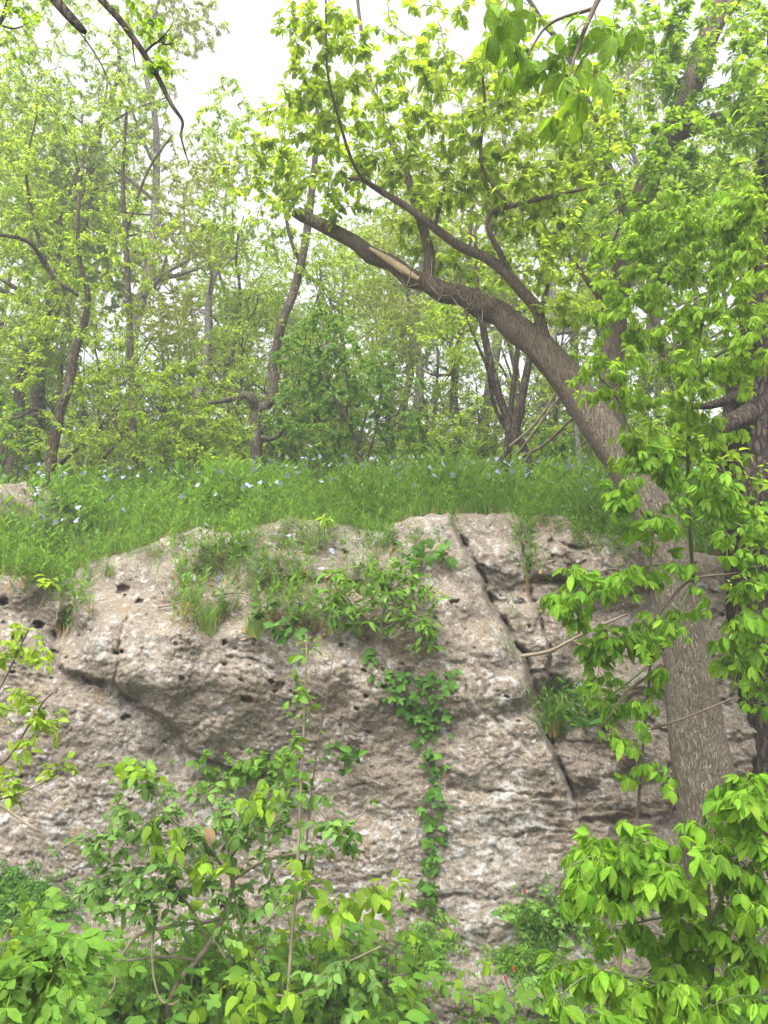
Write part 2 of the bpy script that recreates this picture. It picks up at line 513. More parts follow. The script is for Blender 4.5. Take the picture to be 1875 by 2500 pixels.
def t_pinnate(n=7, rows=2, w=0.25, ll=0.42, droop=0.25):
    it = [t_strip((0, 0, 0), (1, 0, -droop), 0.008)]
    k = n // 2
    for q in range(k):
        x = 0.25 + 0.62 * q / max(1, k - 1)
        for s in (1, -1):
            it.append(t_place(t_leaf(rows, w, 0.2, 0.15), (x, 0, -droop * x), s * 1.0, ll * (1 - 0.12 * q / k), 0.15, 0))
    it.append(t_place(t_leaf(rows, w, 0.2, 0.15), (0.97, 0, -droop), 0, ll * 1.1, 0.3, 0))
    return t_merge(it)

def t_lobed(seed=0, depth=0.5):
    r = np.random.RandomState(seed)
    th = np.linspace(-math.pi * 0.86, math.pi * 0.86, 25)
    rr = []
    for a in th:
        l = 0.62 + 0.3 * math.cos(a) * 0.5
        l *= 1 - min(.78, depth * 1.15) * 0.75 * (0.5 - 0.5 * math.cos(a * 4.65)) ** 0.8
        rr.append(l * r.uniform(.93, 1.07))
    rr = np.array(rr)
    V = [(0.35, 0, 0)] + [(0.35 + q * math.cos(a), q * math.sin(a), -0.18 * q * q - 0.1 * abs(math.sin(a)) * q + r.uniform(-.02, .02)) for q, a in zip(rr, th)]
    V = np.array(V); V[:, :2] *= 0.72
    n = len(th)
    tri = np.array([(0, i + 1, i + 2) for i in range(n - 1)])
    pet = t_strip((-0.25, 0, 0.03), (0.25, 0, 0), 0.012)
    return t_merge([(V, [tri], V[:, :2] * [1, 0.7]), pet])

LEAF = {
    'tiny': [t_leaf(1, 0.27, 0.25, 0.15), t_leaf(1, 0.22, 0.4, 0.25)],
    'small': [t_leaf(2, 0.25, 0.25, 0.2), t_leaf(2, 0.22, 0.4, 0.3)],
    'oval': [t_leaf(3, 0.27, 0.3, 0.22), t_leaf(3, 0.24, 0.5, 0.35), t_leaf(3, 0.29, 0.15, 0.1)],
    'ovate': [t_leaf(5, 0.31, 0.25, 0.2, 0.4, 0.012), t_leaf(5, 0.27, 0.45, 0.35, 0.4, 0.015), t_leaf(5, 0.33, 0.15, 0.45, 0.4, 0.01)],
    'lance': [t_leaf(2, 0.12, 0.3, 0.3), t_leaf(2, 0.10, 0.5, 0.5)],
    'lance3': [t_leaf(4, 0.17, 0.35, 0.3), t_leaf(4, 0.15, 0.5, 0.5), t_leaf(4, 0.19, 0.2, 0.15)],
    'palm': [t_palm(5, 3, seed=21, w=.2, hang=.9), t_palm(3, 3, seed=22, w=.28, hang=.6), t_palm(5, 3, seed=1), t_palm(3, 3, seed=2), t_palm(5, 3, hang=.95, seed=3), t_palm(3, 3, hang=1.1, seed=4), t_palm(5, 3, hang=.5, seed=5)],
    'palm_low': [t_palm(5, 2, seed=6), t_palm(3, 2, seed=7), t_palm(5, 2, hang=1.0, seed=8)],
    'pinnate': [t_pinnate(7, 2), t_pinnate(7, 2, 0.28, 0.45, 0.4), t_pinnate(5, 2, 0.26, 0.5, 0.15)],
    'pin_tiny': [t_pinnate(7, 1), t_pinnate(9, 1, 0.24, 0.36, 0.4)],
    'lobed': [t_lobed(1), t_lobed(2, 0.7), t_lobed(3, 0.35)],
    'tri': [t_palm(3, 3, 0.3, 0.35, 0.36, 11), t_palm(3, 3, 0.3, 0.55, 0.40, 12)],
}
_lm = {}
def leaf_mesh(kind, k, mat):
    key = (kind, k, mat.name)
    if key not in _lm:
        b = MB(); v, fs, uv = LEAF[kind][k]; b.add(v, fs, uv)
        _lm[key] = b.mesh('leaf', mat)
    return _lm[key]

def frames(d, n):
    d = unit(d)
    s = np.cross(n, d); ln = np.linalg.norm(s, axis=1, keepdims=True)
    bad = ln[:, 0] < 1e-4
    s[bad] = np.cross(d[bad], np.array([1.0, .3, .2])[None]); s = unit(s)
    return d, s, np.cross(d, s)

def leaf_bulk(mb, rng, kind, P, D, Nn, SZ):
    if len(P) == 0: return
    d, s, n = frames(D, Nn)
    var = rng.randint(0, len(LEAF[kind]), len(P))
    for k, (v, fs, uv) in enumerate(LEAF[kind]):
        w = np.where(var == k)[0]
        if not len(w): continue
        V = P[w][:, None] + SZ[w][:, None, None] * (v[None, :, 0:1] * d[w][:, None] + v[None, :, 1:2] * s[w][:, None] + v[None, :, 2:3] * n[w][:, None])
        m = len(v); off = (np.arange(len(w)) * m)[:, None, None]
        mb.add(V.reshape(-1, 3), [(f[None] + off).reshape(-1, f.shape[1]) for f in fs], np.tile(uv, (len(w), 1)))

N_PARTS = 0
def leaf_parts(parent, rng, kind, mat, P, D, Nn, SZ):
    global N_PARTS
    d, s, n = frames(D, Nn)
    loc = np.array(parent.location) if parent.type == 'EMPTY' else np.zeros(3)
    for i in range(len(P)):
        k = rng.randint(len(LEAF[kind]))
        o = bpy.data.objects.new('leaf', leaf_mesh(kind, k, mat))
        q = P[i] - loc; z = SZ[i]
        o.matrix_basis = Matrix(((d[i, 0] * z, s[i, 0] * z, n[i, 0] * z, q[0]), (d[i, 1] * z, s[i, 1] * z, n[i, 1] * z, q[1]), (d[i, 2] * z, s[i, 2] * z, n[i, 2] * z, q[2]), (0, 0, 0, 1)))
        o.parent = parent
        COL.objects.link(o)
        N_PARTS += 1

# ------------------------------------------------------------------ growth: limbs -> twigs towards points -> leaves
def ell(rng, c, r, n):
    u = unit(rng.normal(size=(n, 3))) * (rng.uniform(0, 1, (n, 1)) ** (1 / 2.6))
    return np.asarray(c)[None] + u * np.asarray(r)[None]

def cluster(rng, px, py, rx, ry, Y, dY, n):
    """points filling a lens of foliage whose centre is seen at (px, py), Y metres away"""
    c = at(px, py, Y)
    k = Y / F * 1.02
    return ell(rng, c, (rx * k, dY, ry * k), n)

def grow(rng, nodes, nrad, att, rtip=0.003, rmax=0.03, bend=0.35, sag=0.05, seg=5):
    """twigs from the nearest wood to each attractor point; returns list of (points, radii)"""
    nodes = [np.asarray(nodes, float)]; nr = [np.asarray(nrad, float)]
    nd = [np.zeros_like(nodes[0])]
    A = np.asarray(att)
    ALL = nodes[0]; R = nr[0]; D = nd[0]
    d0 = np.array([np.min(np.linalg.norm(ALL - a, axis=1)) for a in A])
    order = np.argsort(d0 + rng.uniform(0, 0.15, len(A)))
    cap = len(ALL) + len(A) * seg + 10
    BUF = np.empty((cap, 3)); BUF[:len(ALL)] = ALL
    RB = np.empty(cap); RB[:len(ALL)] = R
    DB = np.zeros((cap, 3)); m = len(ALL)
    out = []
    for i in order:
        a = A[i]
        q = BUF[:m] - a
        dd = np.einsum('ij,ij->i', q, q)
        j = int(np.argmin(dd))
        p = BUF[j]; L = math.sqrt(dd[j])
        if L < 0.02: L = 0.02
        dirp = DB[j]
        v = (a - p) / L
        mid = p + v * L * 0.5 + dirp * L * bend * 0.5 + rng.normal(size=3) * L * 0.10 + np.array([0, 0, 0.08 * L])
        t = np.linspace(0, 1, seg + 1)[:, None]
        pts = (1 - t) ** 2 * p + 2 * t * (1 - t) * mid + t * t * a
        pts[1:-1] += rng.normal(size=(seg - 1, 3)) * L * 0.02
        pts[:, 2] -= (t[:, 0] ** 2) * sag * L
        r0 = min(RB[j] * 0.7, rtip + rmax * L * 0.28)
        r0 = max(r0, rtip * 1.05)
        rr = r0 + (rtip - r0) * t[:, 0]
        out.append((pts, rr))
        BUF[m:m + seg] = pts[1:]; RB[m:m + seg] = rr[1:]
        DB[m:m + seg] = unit(np.diff(pts, axis=0))
        m += seg
    return out

def sprays(rng, twigs, per, size, span=0.5, out=0.75, droop=0.35, flat=0.6, jitter=0.25, upn=1.0):
    """leaves alternating along the end of each twig"""
    P = []; D = []; Nn = []; Z = []
    for pts, rr in twigs:
        k = max(1, int(rng.poisson(per)))
        seg = np.diff(pts, axis=0)
        tg = unit(seg)
        L = np.concatenate([[0], np.cumsum(np.linalg.norm(seg, axis=1))])
        sp_ = min(span, L[-1])
        for q in range(k):
            u = L[-1] - sp_ * (q / k) if k > 1 else L[-1]
            i = min(len(seg) - 1, max(0, int(np.searchsorted(L, u)) - 1))
            f = (u - L[i]) / max(L[i + 1] - L[i], 1e-6)
            p = pts[i] + seg[i] * f
            T = tg[i]
            side = np.cross(T, [0, 0, 1.0]); ln = np.linalg.norm(side)
            side = side / ln if ln > 0.05 else unit(rng.normal(size=3))
            sgn = 1 if q % 2 else -1
            if q == 0: d = T.copy()
            else: d = T * rng.uniform(.2, .7) + side * sgn * out
            d = d + np.array([0, 0, -droop * rng.uniform(.3, 1.4)]) + rng.normal(size=3) * jitter
            n = np.array([0, 0, upn]) + rng.normal(size=3) * flat * 0.6 + np.array([0, -0.25, 0])
            P.append(p + rng.normal(size=3) * size * 0.12); D.append(d); Nn.append(n)
            Z.append(size * rng.uniform(.45, 1.3))
    return np.array(P), np.array(D), np.array(Nn), np.array(Z)

def limb_pts(pts, per=5):
    """[(px, py, Y, width_px)] -> smoothed world path and radii"""
    P = [at(p[0], p[1], p[2]) for p in pts]
    R = [p[3] * p[2] / F * 0.5 for p in pts]
    return catmull(P, R, per)

def bark_rough(seed, amp=0.06, nth=9, fl=6.0):
    def f(i, th, P):
        z = np.linalg.norm(P - P[0], axis=1)[:, None] * np.ones(th.shape[1])[None]
        a = perlin(np.cos(th) * 1.3 + 5, z * 1.5 + np.sin(th) * 1.3, seed) * 1.6
        b = np.abs(perlin(th * nth / 6.283 * 2 + z * 0.3, z * fl, seed + 5))
        c_ = perlin(z * 3.1, np.cos(th) * .8 + np.sin(th) * .7 + 9, seed + 9)
        d_ = np.abs(perlin(th * 7.0, z * 2.2, seed + 31))
        return 1 + amp * a + amp * 0.9 * b + amp * 1.2 * c_ - amp * 0.5 * (1 - d_ * 2).clip(0, 1) ** 2
    return f

STATS = {}
def plant(name, label, cat, base, limbs, att, leafkind, mat, per, size, wood, twig=None, group=None, parts=300, seed=0,
          limb_names=None, sides=7, span=0.5, droop=0.35, rtip=0.003, rmax=0.03, out=0.75, flat=0.6, sag=0.05, main_rough=None, mass='foliage',
          jitter=0.25, twig_sides=4, grow_from=None):
    rng = np.random.RandomState(seed)
    root = thing(name, label, cat, base, group)
    nodes = []; nr = []
    for i, (P, R) in enumerate(limbs):
        b = MB()
        big = R.max() > 0.05
        tube(b, P, R, (56 if R.max() > 0.1 else 14) if big else sides, True, bark_rough(seed + i, 0.075) if big else None)
        nm = (limb_names[i] if limb_names else ('trunk' if i == 0 else 'limb'))
        b.build(nm, wood, root)
        if grow_from is None or i in grow_from:
            nodes.append(P); nr.append(R)
    if len(att):
        tw = grow(rng, np.concatenate(nodes), np.concatenate(nr), att, rtip, rmax, sag=sag)
        b = MB()
        for p, r in tw: tube(b, p, r, twig_sides, False)
        b.build('twigs', twig or M['twig'], root)['kind'] = 'stuff'
        P, D, Nn, Z = sprays(rng, tw, per, size, span, out, droop, flat, jitter)
        if parts > 0:
            x, y, z = to_px(P)
            ap = Z / z * ((x > -40) & (x < 1915) & (y > -40) & (y < 2540))
            o = np.argsort(-ap)
            k = min(parts, int(np.sum(ap * F > 10)))
            leaf_parts(root, rng, leafkind, mat, P[o[:k]], D[o[:k]], Nn[o[:k]], Z[o[:k]])
            rest = o[k:]
        else:
            rest = np.arange(len(P))
        if len(rest):
            b = MB(); leaf_bulk(b, rng, leafkind, P[rest], D[rest], Nn[rest], Z[rest])
            f = b.build(mass, mat, root); f['kind'] = 'stuff'
        STATS[name] = STATS.get(name, 0) + len(P)
    return root

# ================================================================== THE CLIFF
rim_pts = np.array([(-500, 1430), (-100, 1410), (0, 1404), (90, 1404), (130, 1440), (170, 1400), (200, 1385), (227, 1368), (317, 1347), (408, 1308), (493, 1286), (530, 1300), (600, 1292),
                    (674, 1272), (708, 1262), (850, 1283), (935, 1300), (963, 1278), (1020, 1259), (1105, 1252), (1180, 1254), (1258, 1252), (1290, 1275), (1310, 1254), (1388, 1262), (1405, 1288),
                    (1500, 1306), (1560, 1320), (1650, 1335), (1785, 1365), (1900, 1385), (2100, 1400), (2500, 1420)], float)
PX0, PX1, DPX, PYB = -420, 2300, 3.6, 2640
cols = np.arange(PX0, PX1, DPX)
NT = 400
rim = np.interp(cols, rim_pts[:, 0], rim_pts[:, 1]) + 7 * fbm(cols / 26.0, cols * 0, 4, 3)
tt = np.linspace(0, 1, NT)
GX = np.tile(cols, (NT, 1))
GY = rim[None] + (PYB - rim[None]) * tt[:, None]
ctl = np.array([
    (-400, 1450, 6.6), (-400, 2000, 6.3), (-400, 2500, 5.9), (50, 1430, 6.55), (50, 1600, 6.35), (120, 1480, 6.7), (150, 1520, 6.7), (40, 1750, 6.33),
    (220, 1400, 6.95), (300, 1400, 6.75), (200, 1500, 6.35), (250, 1560, 6.10), (300, 1630, 6.05), (420, 1640, 6.04), (600, 1650, 6.06), (800, 1650, 6.08), (450, 1570, 6.05), (600, 1570, 6.12),
    (400, 1330, 7.1), (480, 1300, 7.2), (450, 1460, 6.6), (560, 1500, 6.5), (500, 1400, 6.95), (700, 1520, 6.4), (700, 1420, 6.85), (700, 1300, 7.3), (850, 1320, 7.3), (880, 1420, 6.8), (930, 1520, 6.35),
    (1000, 1560, 6.15), (330, 1735, 6.2), (500, 1760, 6.17), (440, 1850, 6.33), (600, 1830, 6.34), (750, 1840, 6.34), (850, 1830, 6.30), (900, 1700, 6.15),
    (200, 1760, 6.27), (120, 1850, 6.29), (250, 1900, 6.29), (400, 1950, 6.28), (100, 2000, 6.24), (300, 2100, 6.28), (500, 2050, 6.3), (700, 1960, 6.36), (700, 2150, 6.22), (900, 1930, 6.30), (900, 2100, 6.22),
    (1000, 1290, 6.85), (1080, 1300, 6.8), (1060, 1380, 6.6), (1120, 1480, 6.4), (1180, 1580, 6.28), (1230, 1680, 6.2), (1290, 1780, 6.18), (1100, 1700, 6.15), (1150, 1850, 6.15), (1330, 1870, 6.18),
    (1200, 1290, 6.95), (1230, 1400, 6.72), (1230, 1440, 6.75), (1240, 1520, 6.55), (1290, 1600, 6.55), (1340, 1300, 6.95), (1400, 1340, 6.75), (1470, 1390, 6.62), (1420, 1470, 6.95), (1450, 1600, 6.85), (1400, 1700, 6.80), (1350, 1740, 6.72),
    (1420, 1800, 6.32), (1480, 1830, 6.34), (1400, 1880, 6.22), (1450, 1960, 6.26), (1450, 2100, 6.2), (1560, 1750, 6.75), (1600, 1900, 6.6), (1600, 2100, 6.55), (1700, 1450, 7.05), (1700, 1700, 6.95), (1720, 2000, 6.9),
    (1875, 1450, 7.3), (1875, 2000, 7.0), (2200, 1700, 7.2), (1050, 1930, 6.24), (1100, 2050, 6.18), (1150, 2180, 6.1), (1250, 2000, 6.16), (1300, 2150, 6.08), (1200, 2300, 5.98),
    (0, 2400, 6.0), (300, 2400, 6.0), (600, 2400, 6.0), (900, 2350, 6.02), (1200, 2450, 5.85), (1500, 2400, 5.95), (1800, 2400, 6.3), (500, 2600, 5.8), (1200, 2600, 5.75), (1800, 2600, 6.0)], float)
def depth_base(x, y):
    num = 0.0; den = 0.0
    for cx, cy, cz in ctl:
        d2 = ((x - cx) ** 2 + ((y - cy) * 1.15) ** 2) / 10000.0
        w = 1.0 / (d2 + 0.03) ** 1.7
        num = num + w * cz; den = den + w
    return num / den
wx = GX + 16 * fbm(GX / 70, GY / 70, 11, 4); wy = GY + 16 * fbm(GX / 70, GY / 70, 23, 4)
Yd = depth_base(GX + 25 * fbm(GX / 160, GY / 160, 31, 2), GY + 25 * fbm(GX / 160, GY / 160, 37, 2))

def pl_dist(x, y, pts):
    best = np.full(x.shape, 1e9); side = np.zeros(x.shape)
    for (x0, y0), (x1, y1) in zip(pts[:-1], pts[1:]):
        dx, dy = x1 - x0, y1 - y0; L2 = dx * dx + dy * dy
        t = np.clip(((x - x0) * dx + (y - y0) * dy) / L2, 0, 1)
        ex = x - (x0 + t * dx); ey = y - (y0 + t * dy)
        d = np.hypot(ex, ey)
        s = np.sign(dx * ey - dy * ex)
        m = d < best
        best = np.where(m, d, best); side = np.where(m, s, side)
    return best, side

main_crack = [(1098, 1240), (1112, 1280), (1133, 1330), (1173, 1404), (1196, 1472), (1241, 1540), (1281, 1608), (1303, 1693), (1326, 1784), (1365, 1869), (1400, 1950)]
right_crack = [(1268, 1240), (1275, 1330), (1286, 1410), (1303, 1472), (1326, 1540), (1343, 1585), (1349, 1660), (1352, 1730)]
# crack: points, width px, depth m, step m on the right-hand (travelling down: east) side, reach of the step px
cracks = [
    (main_crack, 6, 0.20, 0.30, 230),
    (right_crack, 5, 0.09, 0.05, 90),
    ([(1205, 1462), (1240, 1472), (1280, 1476)], 6, 0.06, 0, 1),
    ([(1300, 1418), (1350, 1416), (1420, 1422), (1525, 1432)], 9, 0.16, 0, 1),
    ([(1370, 1330), (1420, 1345), (1460, 1330), (1520, 1345)], 5, 0.07, 0, 1),
    ([(1062, 1500), (1092, 1570), (1110, 1620), (1145, 1690), (1185, 1740), (1250, 1800), (1290, 1830)], 5, 0.035, 0.03, 60),
    ([(176, 1642), (205, 1655), (227, 1668), (260, 1672), (283, 1672), (340, 1716), (397, 1757), (442, 1800)], 6, 0.10, 0, 1),
    ([(308, 1510), (300, 1560), (290, 1610), (284, 1665)], 4, 0.05, 0, 1),
    ([(560, 1605), (610, 1610), (640, 1622), (668, 1632)], 4, 0.045, 0, 1),
    ([(1094, 1921), (1162, 1926), (1252, 1935), (1309, 1938), (1400, 1940)], 5, 0.035, 0, 1),
    ([(1190, 2120), (1215, 2060), (1270, 2040), (1330, 2030)], 5, 0.03, 0, 1),
    ([(1030, 2190), (1100, 2185), (1170, 2195), (1240, 2180), (1330, 2190)], 6, 0.03, 0, 1),
    ([(1420, 2010), (1500, 2000), (1580, 2005)], 6, 0.09, 0, 1),
    ([(170, 1390), (172, 1450), (158, 1520), (146, 1560)], 13, 0.22, 0, 1),
    ([(935, 1300), (962, 1330), (958, 1350)], 6, 0.12, 0, 1),
    ([(560, 1330), (640, 1345), (740, 1335), (860, 1352)], 6, 0.07, 0, 1),
    ([(700, 1420), (800, 1428), (900, 1420)], 8, 0.09, 0, 1),
]
for pts, w, dep, step, reach in cracks:
    wf = 0.6 if pts is main_crack else 1.0
    d, s = pl_dist(GX + (wx - GX) * wf, GY + (wy - GY) * wf, pts)
    mod = 0.55 + 0.6 * (fbm(GX / 45, GY / 45, 71, 2) + 0.5)
    Yd = Yd + dep * np.exp(-(d / w) ** 2) * np.clip(mod * (1.0 + (0.3 if pts is main_crack else 0.9) * fbm(GX / 30, GY / 30, 73, 2)), 0.12, 1.5)
    if step:
        Yd = Yd + step * sstep(-6, 6, -d * s) * np.exp(-d / reach)
# overhang: the mass above the lower-left crack stands proud, its underside curls back
d, s = pl_dist(wx, wy, [(142, 1560), (150, 1610), (176, 1644), (283, 1672), (340, 1716), (397, 1757), (470, 1830), (560, 1868), (680, 1892), (820, 1880), (920, 1850)])
Yd = Yd + 0.13 * sstep(-3, 9, d * s) * np.exp(-np.maximum(d * s, 0) / 75) * (1 - sstep(480, 760, GX))
# rounded rim
Yd = Yd + 0.35 * np.exp(-(GY - rim[None]) / 16.0)
# relief
env = 0.75 + 0.5 * np.clip(fbm(GX / 300, GY / 300, 41, 2) + 0.3, 0, 1)
Yd = Yd + 0.085 * fbm(wx / 210, wy / 170, 1, 3)
Yd = Yd - 0.016 * np.abs(fbm(wx / 80, wy / 60, 2, 4)) * env + 0.013 * fbm(wx / 55, wy / 45, 12, 3, 0.6) + 0.01
f1, f2 = worley(wx / 46, wy / 34, 5)
Yd = Yd - 0.012 * np.clip(f2 - f1, 0, 0.5) * 2 * env
Yd = Yd + 0.010 * fbm(wx / 24, wy / 18, 3, 4, 0.62) * env
Yd = Yd + 0.011 * fbm(GX / 11, GY / 10, 7, 3)
f1, _ = worley(GX / 15, GY / 13, 9)
Yd = Yd + 0.022 * np.clip(0.42 - f1, 0, 1) * 2.0 * sstep(-0.1, 0.4, fbm(GX / 90, GY / 90, 55, 2))
# broken, stepped faces
def cell_id(x, y, s):
    x0 = np.floor(x).astype(np.int64); y0 = np.floor(y).astype(np.int64)
    best = np.full(x.shape, 9.0); val = np.zeros(x.shape)
    for i in (-1, 0, 1):
        for j in (-1, 0, 1):
            cx = x0 + i; cy = y0 + j
            d = np.hypot(cx + hash2(cx, cy, s) / 4294967296.0 - x, cy + hash2(cx, cy, s + 91) / 4294967296.0 - y)
            m = d < best
            best = np.where(m, d, best); val = np.where(m, hash2(cx, cy, s + 7) / 4294967296.0, val)
    return val
eastness = sstep(-20, 40, -pl_dist(GX, GY, [(1090, 1100)] + main_crack + [(1440, 2060), (1450, 2700)])[1] * 100) * (1 - sstep(1900, 2050, GY))
jx = GX + 22 * fbm(GX / 60, GY / 60, 201, 4, .6); jy = GY + 18 * fbm(GX / 60, GY / 60, 207, 4, .6)
Yd = Yd + (0.012 + 0.045 * eastness) * (cell_id(jx / 150, jy / 62, 211) - .5) + (0.010 + 0.022 * eastness) * (cell_id(jx / 62, jy / 30, 223) - .5) + 0.007 * (cell_id(jx / 26, jy / 15, 227) - .5)
# flaky ledges low on the right
lam = sstep(0, 1, np.exp(-(((GX - 1400) / 210) ** 2 + ((GY - 2010) / 110) ** 2)))
z = (GY + 18 * fbm(GX / 120, GY / 50, 61, 3)) / 24.0
Yd = Yd + lam * 0.03 * (z - np.floor(z) - 0.5)
# solution holes
rng = np.random.RandomState(7)
holes = [(6, 1470, 13, .16), (94, 1527, 13, .14), (45, 1560, 16, .10), (604, 1708, 13, .10), (680, 1676, 14, .06), (548, 1568, 7, .12), (283, 1594, 6, .14), (297, 1592, 5, .12), (833, 1576, 6, .12),
         (935, 1676, 9, .10), (300, 1440, 16, .07), (340, 1470, 10, .09), (310, 1750, 8, .1), (1180, 1380, 6, .1), (1345, 1322, 9, .09), (1010, 1740, 6, .1), (870, 1730, 6, .08), (893, 1700, 6, .1)]
for _ in range(1000):
    x, y = rng.uniform(PX0, PX1), rng.uniform(1270, 2350)
    up = 1.0 if y < 1760 else 0.45
    r = 2.4 + 5.2 * rng.uniform(0, 1) ** 3.2
    if rng.uniform() < up: holes.append((x, y, r, r * 0.0034 * rng.uniform(1.0, 4.2)))
stepy = (PYB - rim) / (NT - 1)
for hx, hy, r, dep in holes:
    c = (hx - PX0) / DPX
    k = int(2.2 * r / DPX) + 2
    c0, c1 = max(0, int(c) - k), min(len(cols), int(c) + k + 1)
    if c1 <= c0: continue
    cm = (c0 + c1) // 2
    rr0 = int((hy - 2.5 * r - rim[cm]) / stepy[cm]) - 4; rr1 = int((hy + 2.5 * r - rim[cm]) / stepy[cm]) + 5
    rr0, rr1 = max(0, rr0), min(NT, rr1)
    if rr1 <= rr0: continue
    sx, sy = GX[rr0:rr1, c0:c1], GY[rr0:rr1, c0:c1]
    a = hash2(np.array([int(hx)]), np.array([int(hy)]), 3)[0] / 4294967296.0
    th = (a - .5) * 1.2
    ux = (sx - hx) * math.cos(th) + (sy - hy) * math.sin(th); uy = -(sx - hx) * math.sin(th) + (sy - hy) * math.cos(th)
    q = np.hypot(ux / (r * (1 + .5 * a)), uy / (r * (.95 - .3 * a))) + 0.55 * perlin(sx / 7, sy / 6, 3)
    Yd[rr0:rr1, c0:c1] += dep * (1 - sstep(0.45, 1.05, q))

# world points
A = (GX - 937.5) / F; B = -(GY - 1250.0) / F
dy_ = cp - B * sp; dz_ = sp + B * cp
RX = A * Yd / dy_; RZ = EYE[2] + dz_ * Yd / dy_
def rockY(px, py):
    c = int(np.clip(round((px - PX0) / DPX), 0, len(cols) - 1))
    r = int(np.clip(round((py - rim[c]) / stepy[c]), 0, NT - 1))
    return Yd[r, c]
def on_rock(px, py, lift=0.0):
    return at(px, py, rockY(px, py) - lift)

RV = np.stack([RX, Yd, RZ], -1)
lich = 0.5 + 0.65 * np.exp(-(((GX - 1150) / 330) ** 2 + ((GY - 2060) / 190) ** 2)) + 0.7 * np.exp(-(((GX - 60) / 120) ** 2 + ((GY - 2030) / 160) ** 2)) \
    + 0.5 * np.exp(-(((GX - 1180) / 130) ** 2 + ((GY - 1680) / 120) ** 2)) + 0.55 * np.exp(-(((GX - 620) / 260) ** 2 + ((GY - 1590) / 60) ** 2)) + 0.5 * np.exp(-(((GX - 1050) / 90) ** 2 + ((GY - 1290) / 40) ** 2)) \
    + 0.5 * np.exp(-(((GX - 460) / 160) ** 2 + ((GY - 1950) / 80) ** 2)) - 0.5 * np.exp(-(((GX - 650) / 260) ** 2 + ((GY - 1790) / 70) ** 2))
grey_amt = 0.15 + 0.6 * np.exp(-(((GX - 620) / 330) ** 2 + ((GY - 1810) / 90) ** 2)) + 0.4 * np.exp(-(((GX - 250) / 200) ** 2 + ((GY - 1850) / 160) ** 2)) + 0.35 * sstep(1900, 2200, GY)  # darker grey below the overhang, low on the left and towards the foot
# blocks of the face: (name, label, mask), cut along the joints
_, s_main = pl_dist(wx, wy, [(1090, 1100)] + main_crack + [(1440, 2060), (1450, 2700)])
_, s_right = pl_dist(wx, wy, [(1262, 1100)] + right_crack + [(1380, 1760), (1500, 1775), (1640, 1790)])
_, s_over = pl_dist(wx, wy, [(172, 1000), (172, 1450), (158, 1520), (142, 1560), (150, 1610), (176, 1644), (283, 1672), (340, 1716), (397, 1757), (470, 1830), (560, 1868), (680, 1892), (820, 1890), (960, 1900), (1094, 1921), (1309, 1938), (1420, 1950)])
_, s_slab = pl_dist(wx, wy, [(930, 1100), (955, 1340), (1040, 1460), (1062, 1500), (1092, 1570), (1110, 1620), (1145, 1690), (1185, 1740), (1250, 1800), (1290, 1830), (1345, 1850)])
_, s_ledge = pl_dist(wx, wy, [(1290, 1417), (1350, 1416), (1420, 1422), (1525, 1432), (2600, 1440)])
reg = np.zeros(GX.shape, int)
east = s_main < 0
reg[~east & (s_over < 0)] = 1          # overhanging mass
reg[~east & (s_over < 0) & (s_slab < 0)] = 2   # leaning slab
reg[(s_over < 0) & (GX < 150) & (GY < 1650)] = 0
reg[~east & (s_over > 0) & (GX < 165) & (GY < 1660)] = 3  # left block
reg[east & (s_right > 0)] = 4
reg[east & (s_right < 0) & (GY < 1780)] = 5
reg[east & (s_right < 0) & (s_ledge < 0)] = 6
reg[east & (GY >= 1775)] = 7
cliff = thing('cliff', None, None, (0, 6.4, 0))
cliff['kind'] = 'structure'
cliff['label'] = 'weathered tan limestone rock face with white lichen, pits and open joints'
info = {0: ('rock_face', 'lower grey rock face set back under the overhang'), 1: ('overhang', 'bulging overhanging mass of pitted tan rock'), 2: ('rock_slab', 'slab leaning left beside the long open crack'),
        3: ('rock_block', 'pitted block at the far left edge'), 4: ('rock_block', 'narrow block between the two joints'), 5: ('rock_face', 'recessed face behind the ledge of weeds'),
        6: ('rock_block', 'layered block jutting out below the grass'), 7: ('rock_ledge', 'rough knob of rock below the weedy ledge')}
qi = np.arange(NT - 1)[:, None] * len(cols) + np.arange(len(cols) - 1)[None]
quads = np.stack([qi, qi + len(cols), qi + len(cols) + 1, qi + 1], -1).reshape(-1, 4)
fr = reg[:-1, :-1].ravel()
for r, (nm, lb) in info.items():
    fq = quads[fr == r]
    if not len(fq): continue
    used, inv = np.unique(fq, return_inverse=True)
    b = MB(); b.add(RV.reshape(-1, 3)[used], [inv.reshape(-1, 4)])
    o = b.build(nm, M['rock'], cliff); o['label'] = lb
    for an, arr in (('lichen', lich), ('grey_tone', grey_amt)):
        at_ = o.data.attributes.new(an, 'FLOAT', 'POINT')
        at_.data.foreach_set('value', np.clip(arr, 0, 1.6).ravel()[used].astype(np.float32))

# ================================================================== GROUND: the wooded top and the foot of the cliff
pyg = np.array([(6.5, 1300), (7, 1285), (8, 1258), (10, 1222), (12, 1205), (14, 1200)], float)
def top_z(x, Y):
    x = np.asarray(x, float); Y = np.asarray(Y, float)
    p = np.interp(np.minimum(Y, 14), pyg[:, 0], pyg[:, 1])
    p = p + 60 * sstep(1.0, 3.6, -x) * np.exp(-np.maximum(Y - 7, 0) / 4.0) + 25 * sstep(2.0, 5.0, x) * np.exp(-np.maximum(Y - 7, 0) / 4.0)
    b = -(p - 1250) / F
    z = EYE[2] + (sp + b * cp) / (cp - b * sp) * np.minimum(Y, 14)
    z = z + np.maximum(Y - 14, 0) * 0.06 - np.maximum(Y - 60, 0) * 0.05
    return z + 0.06 * fbm(x * 0.7, Y * 0.7, 81, 3)
csub = np.arange(0, len(cols), 5)
rx, ry, rz = RX[0, csub], Yd[0, csub], RZ[0, csub]
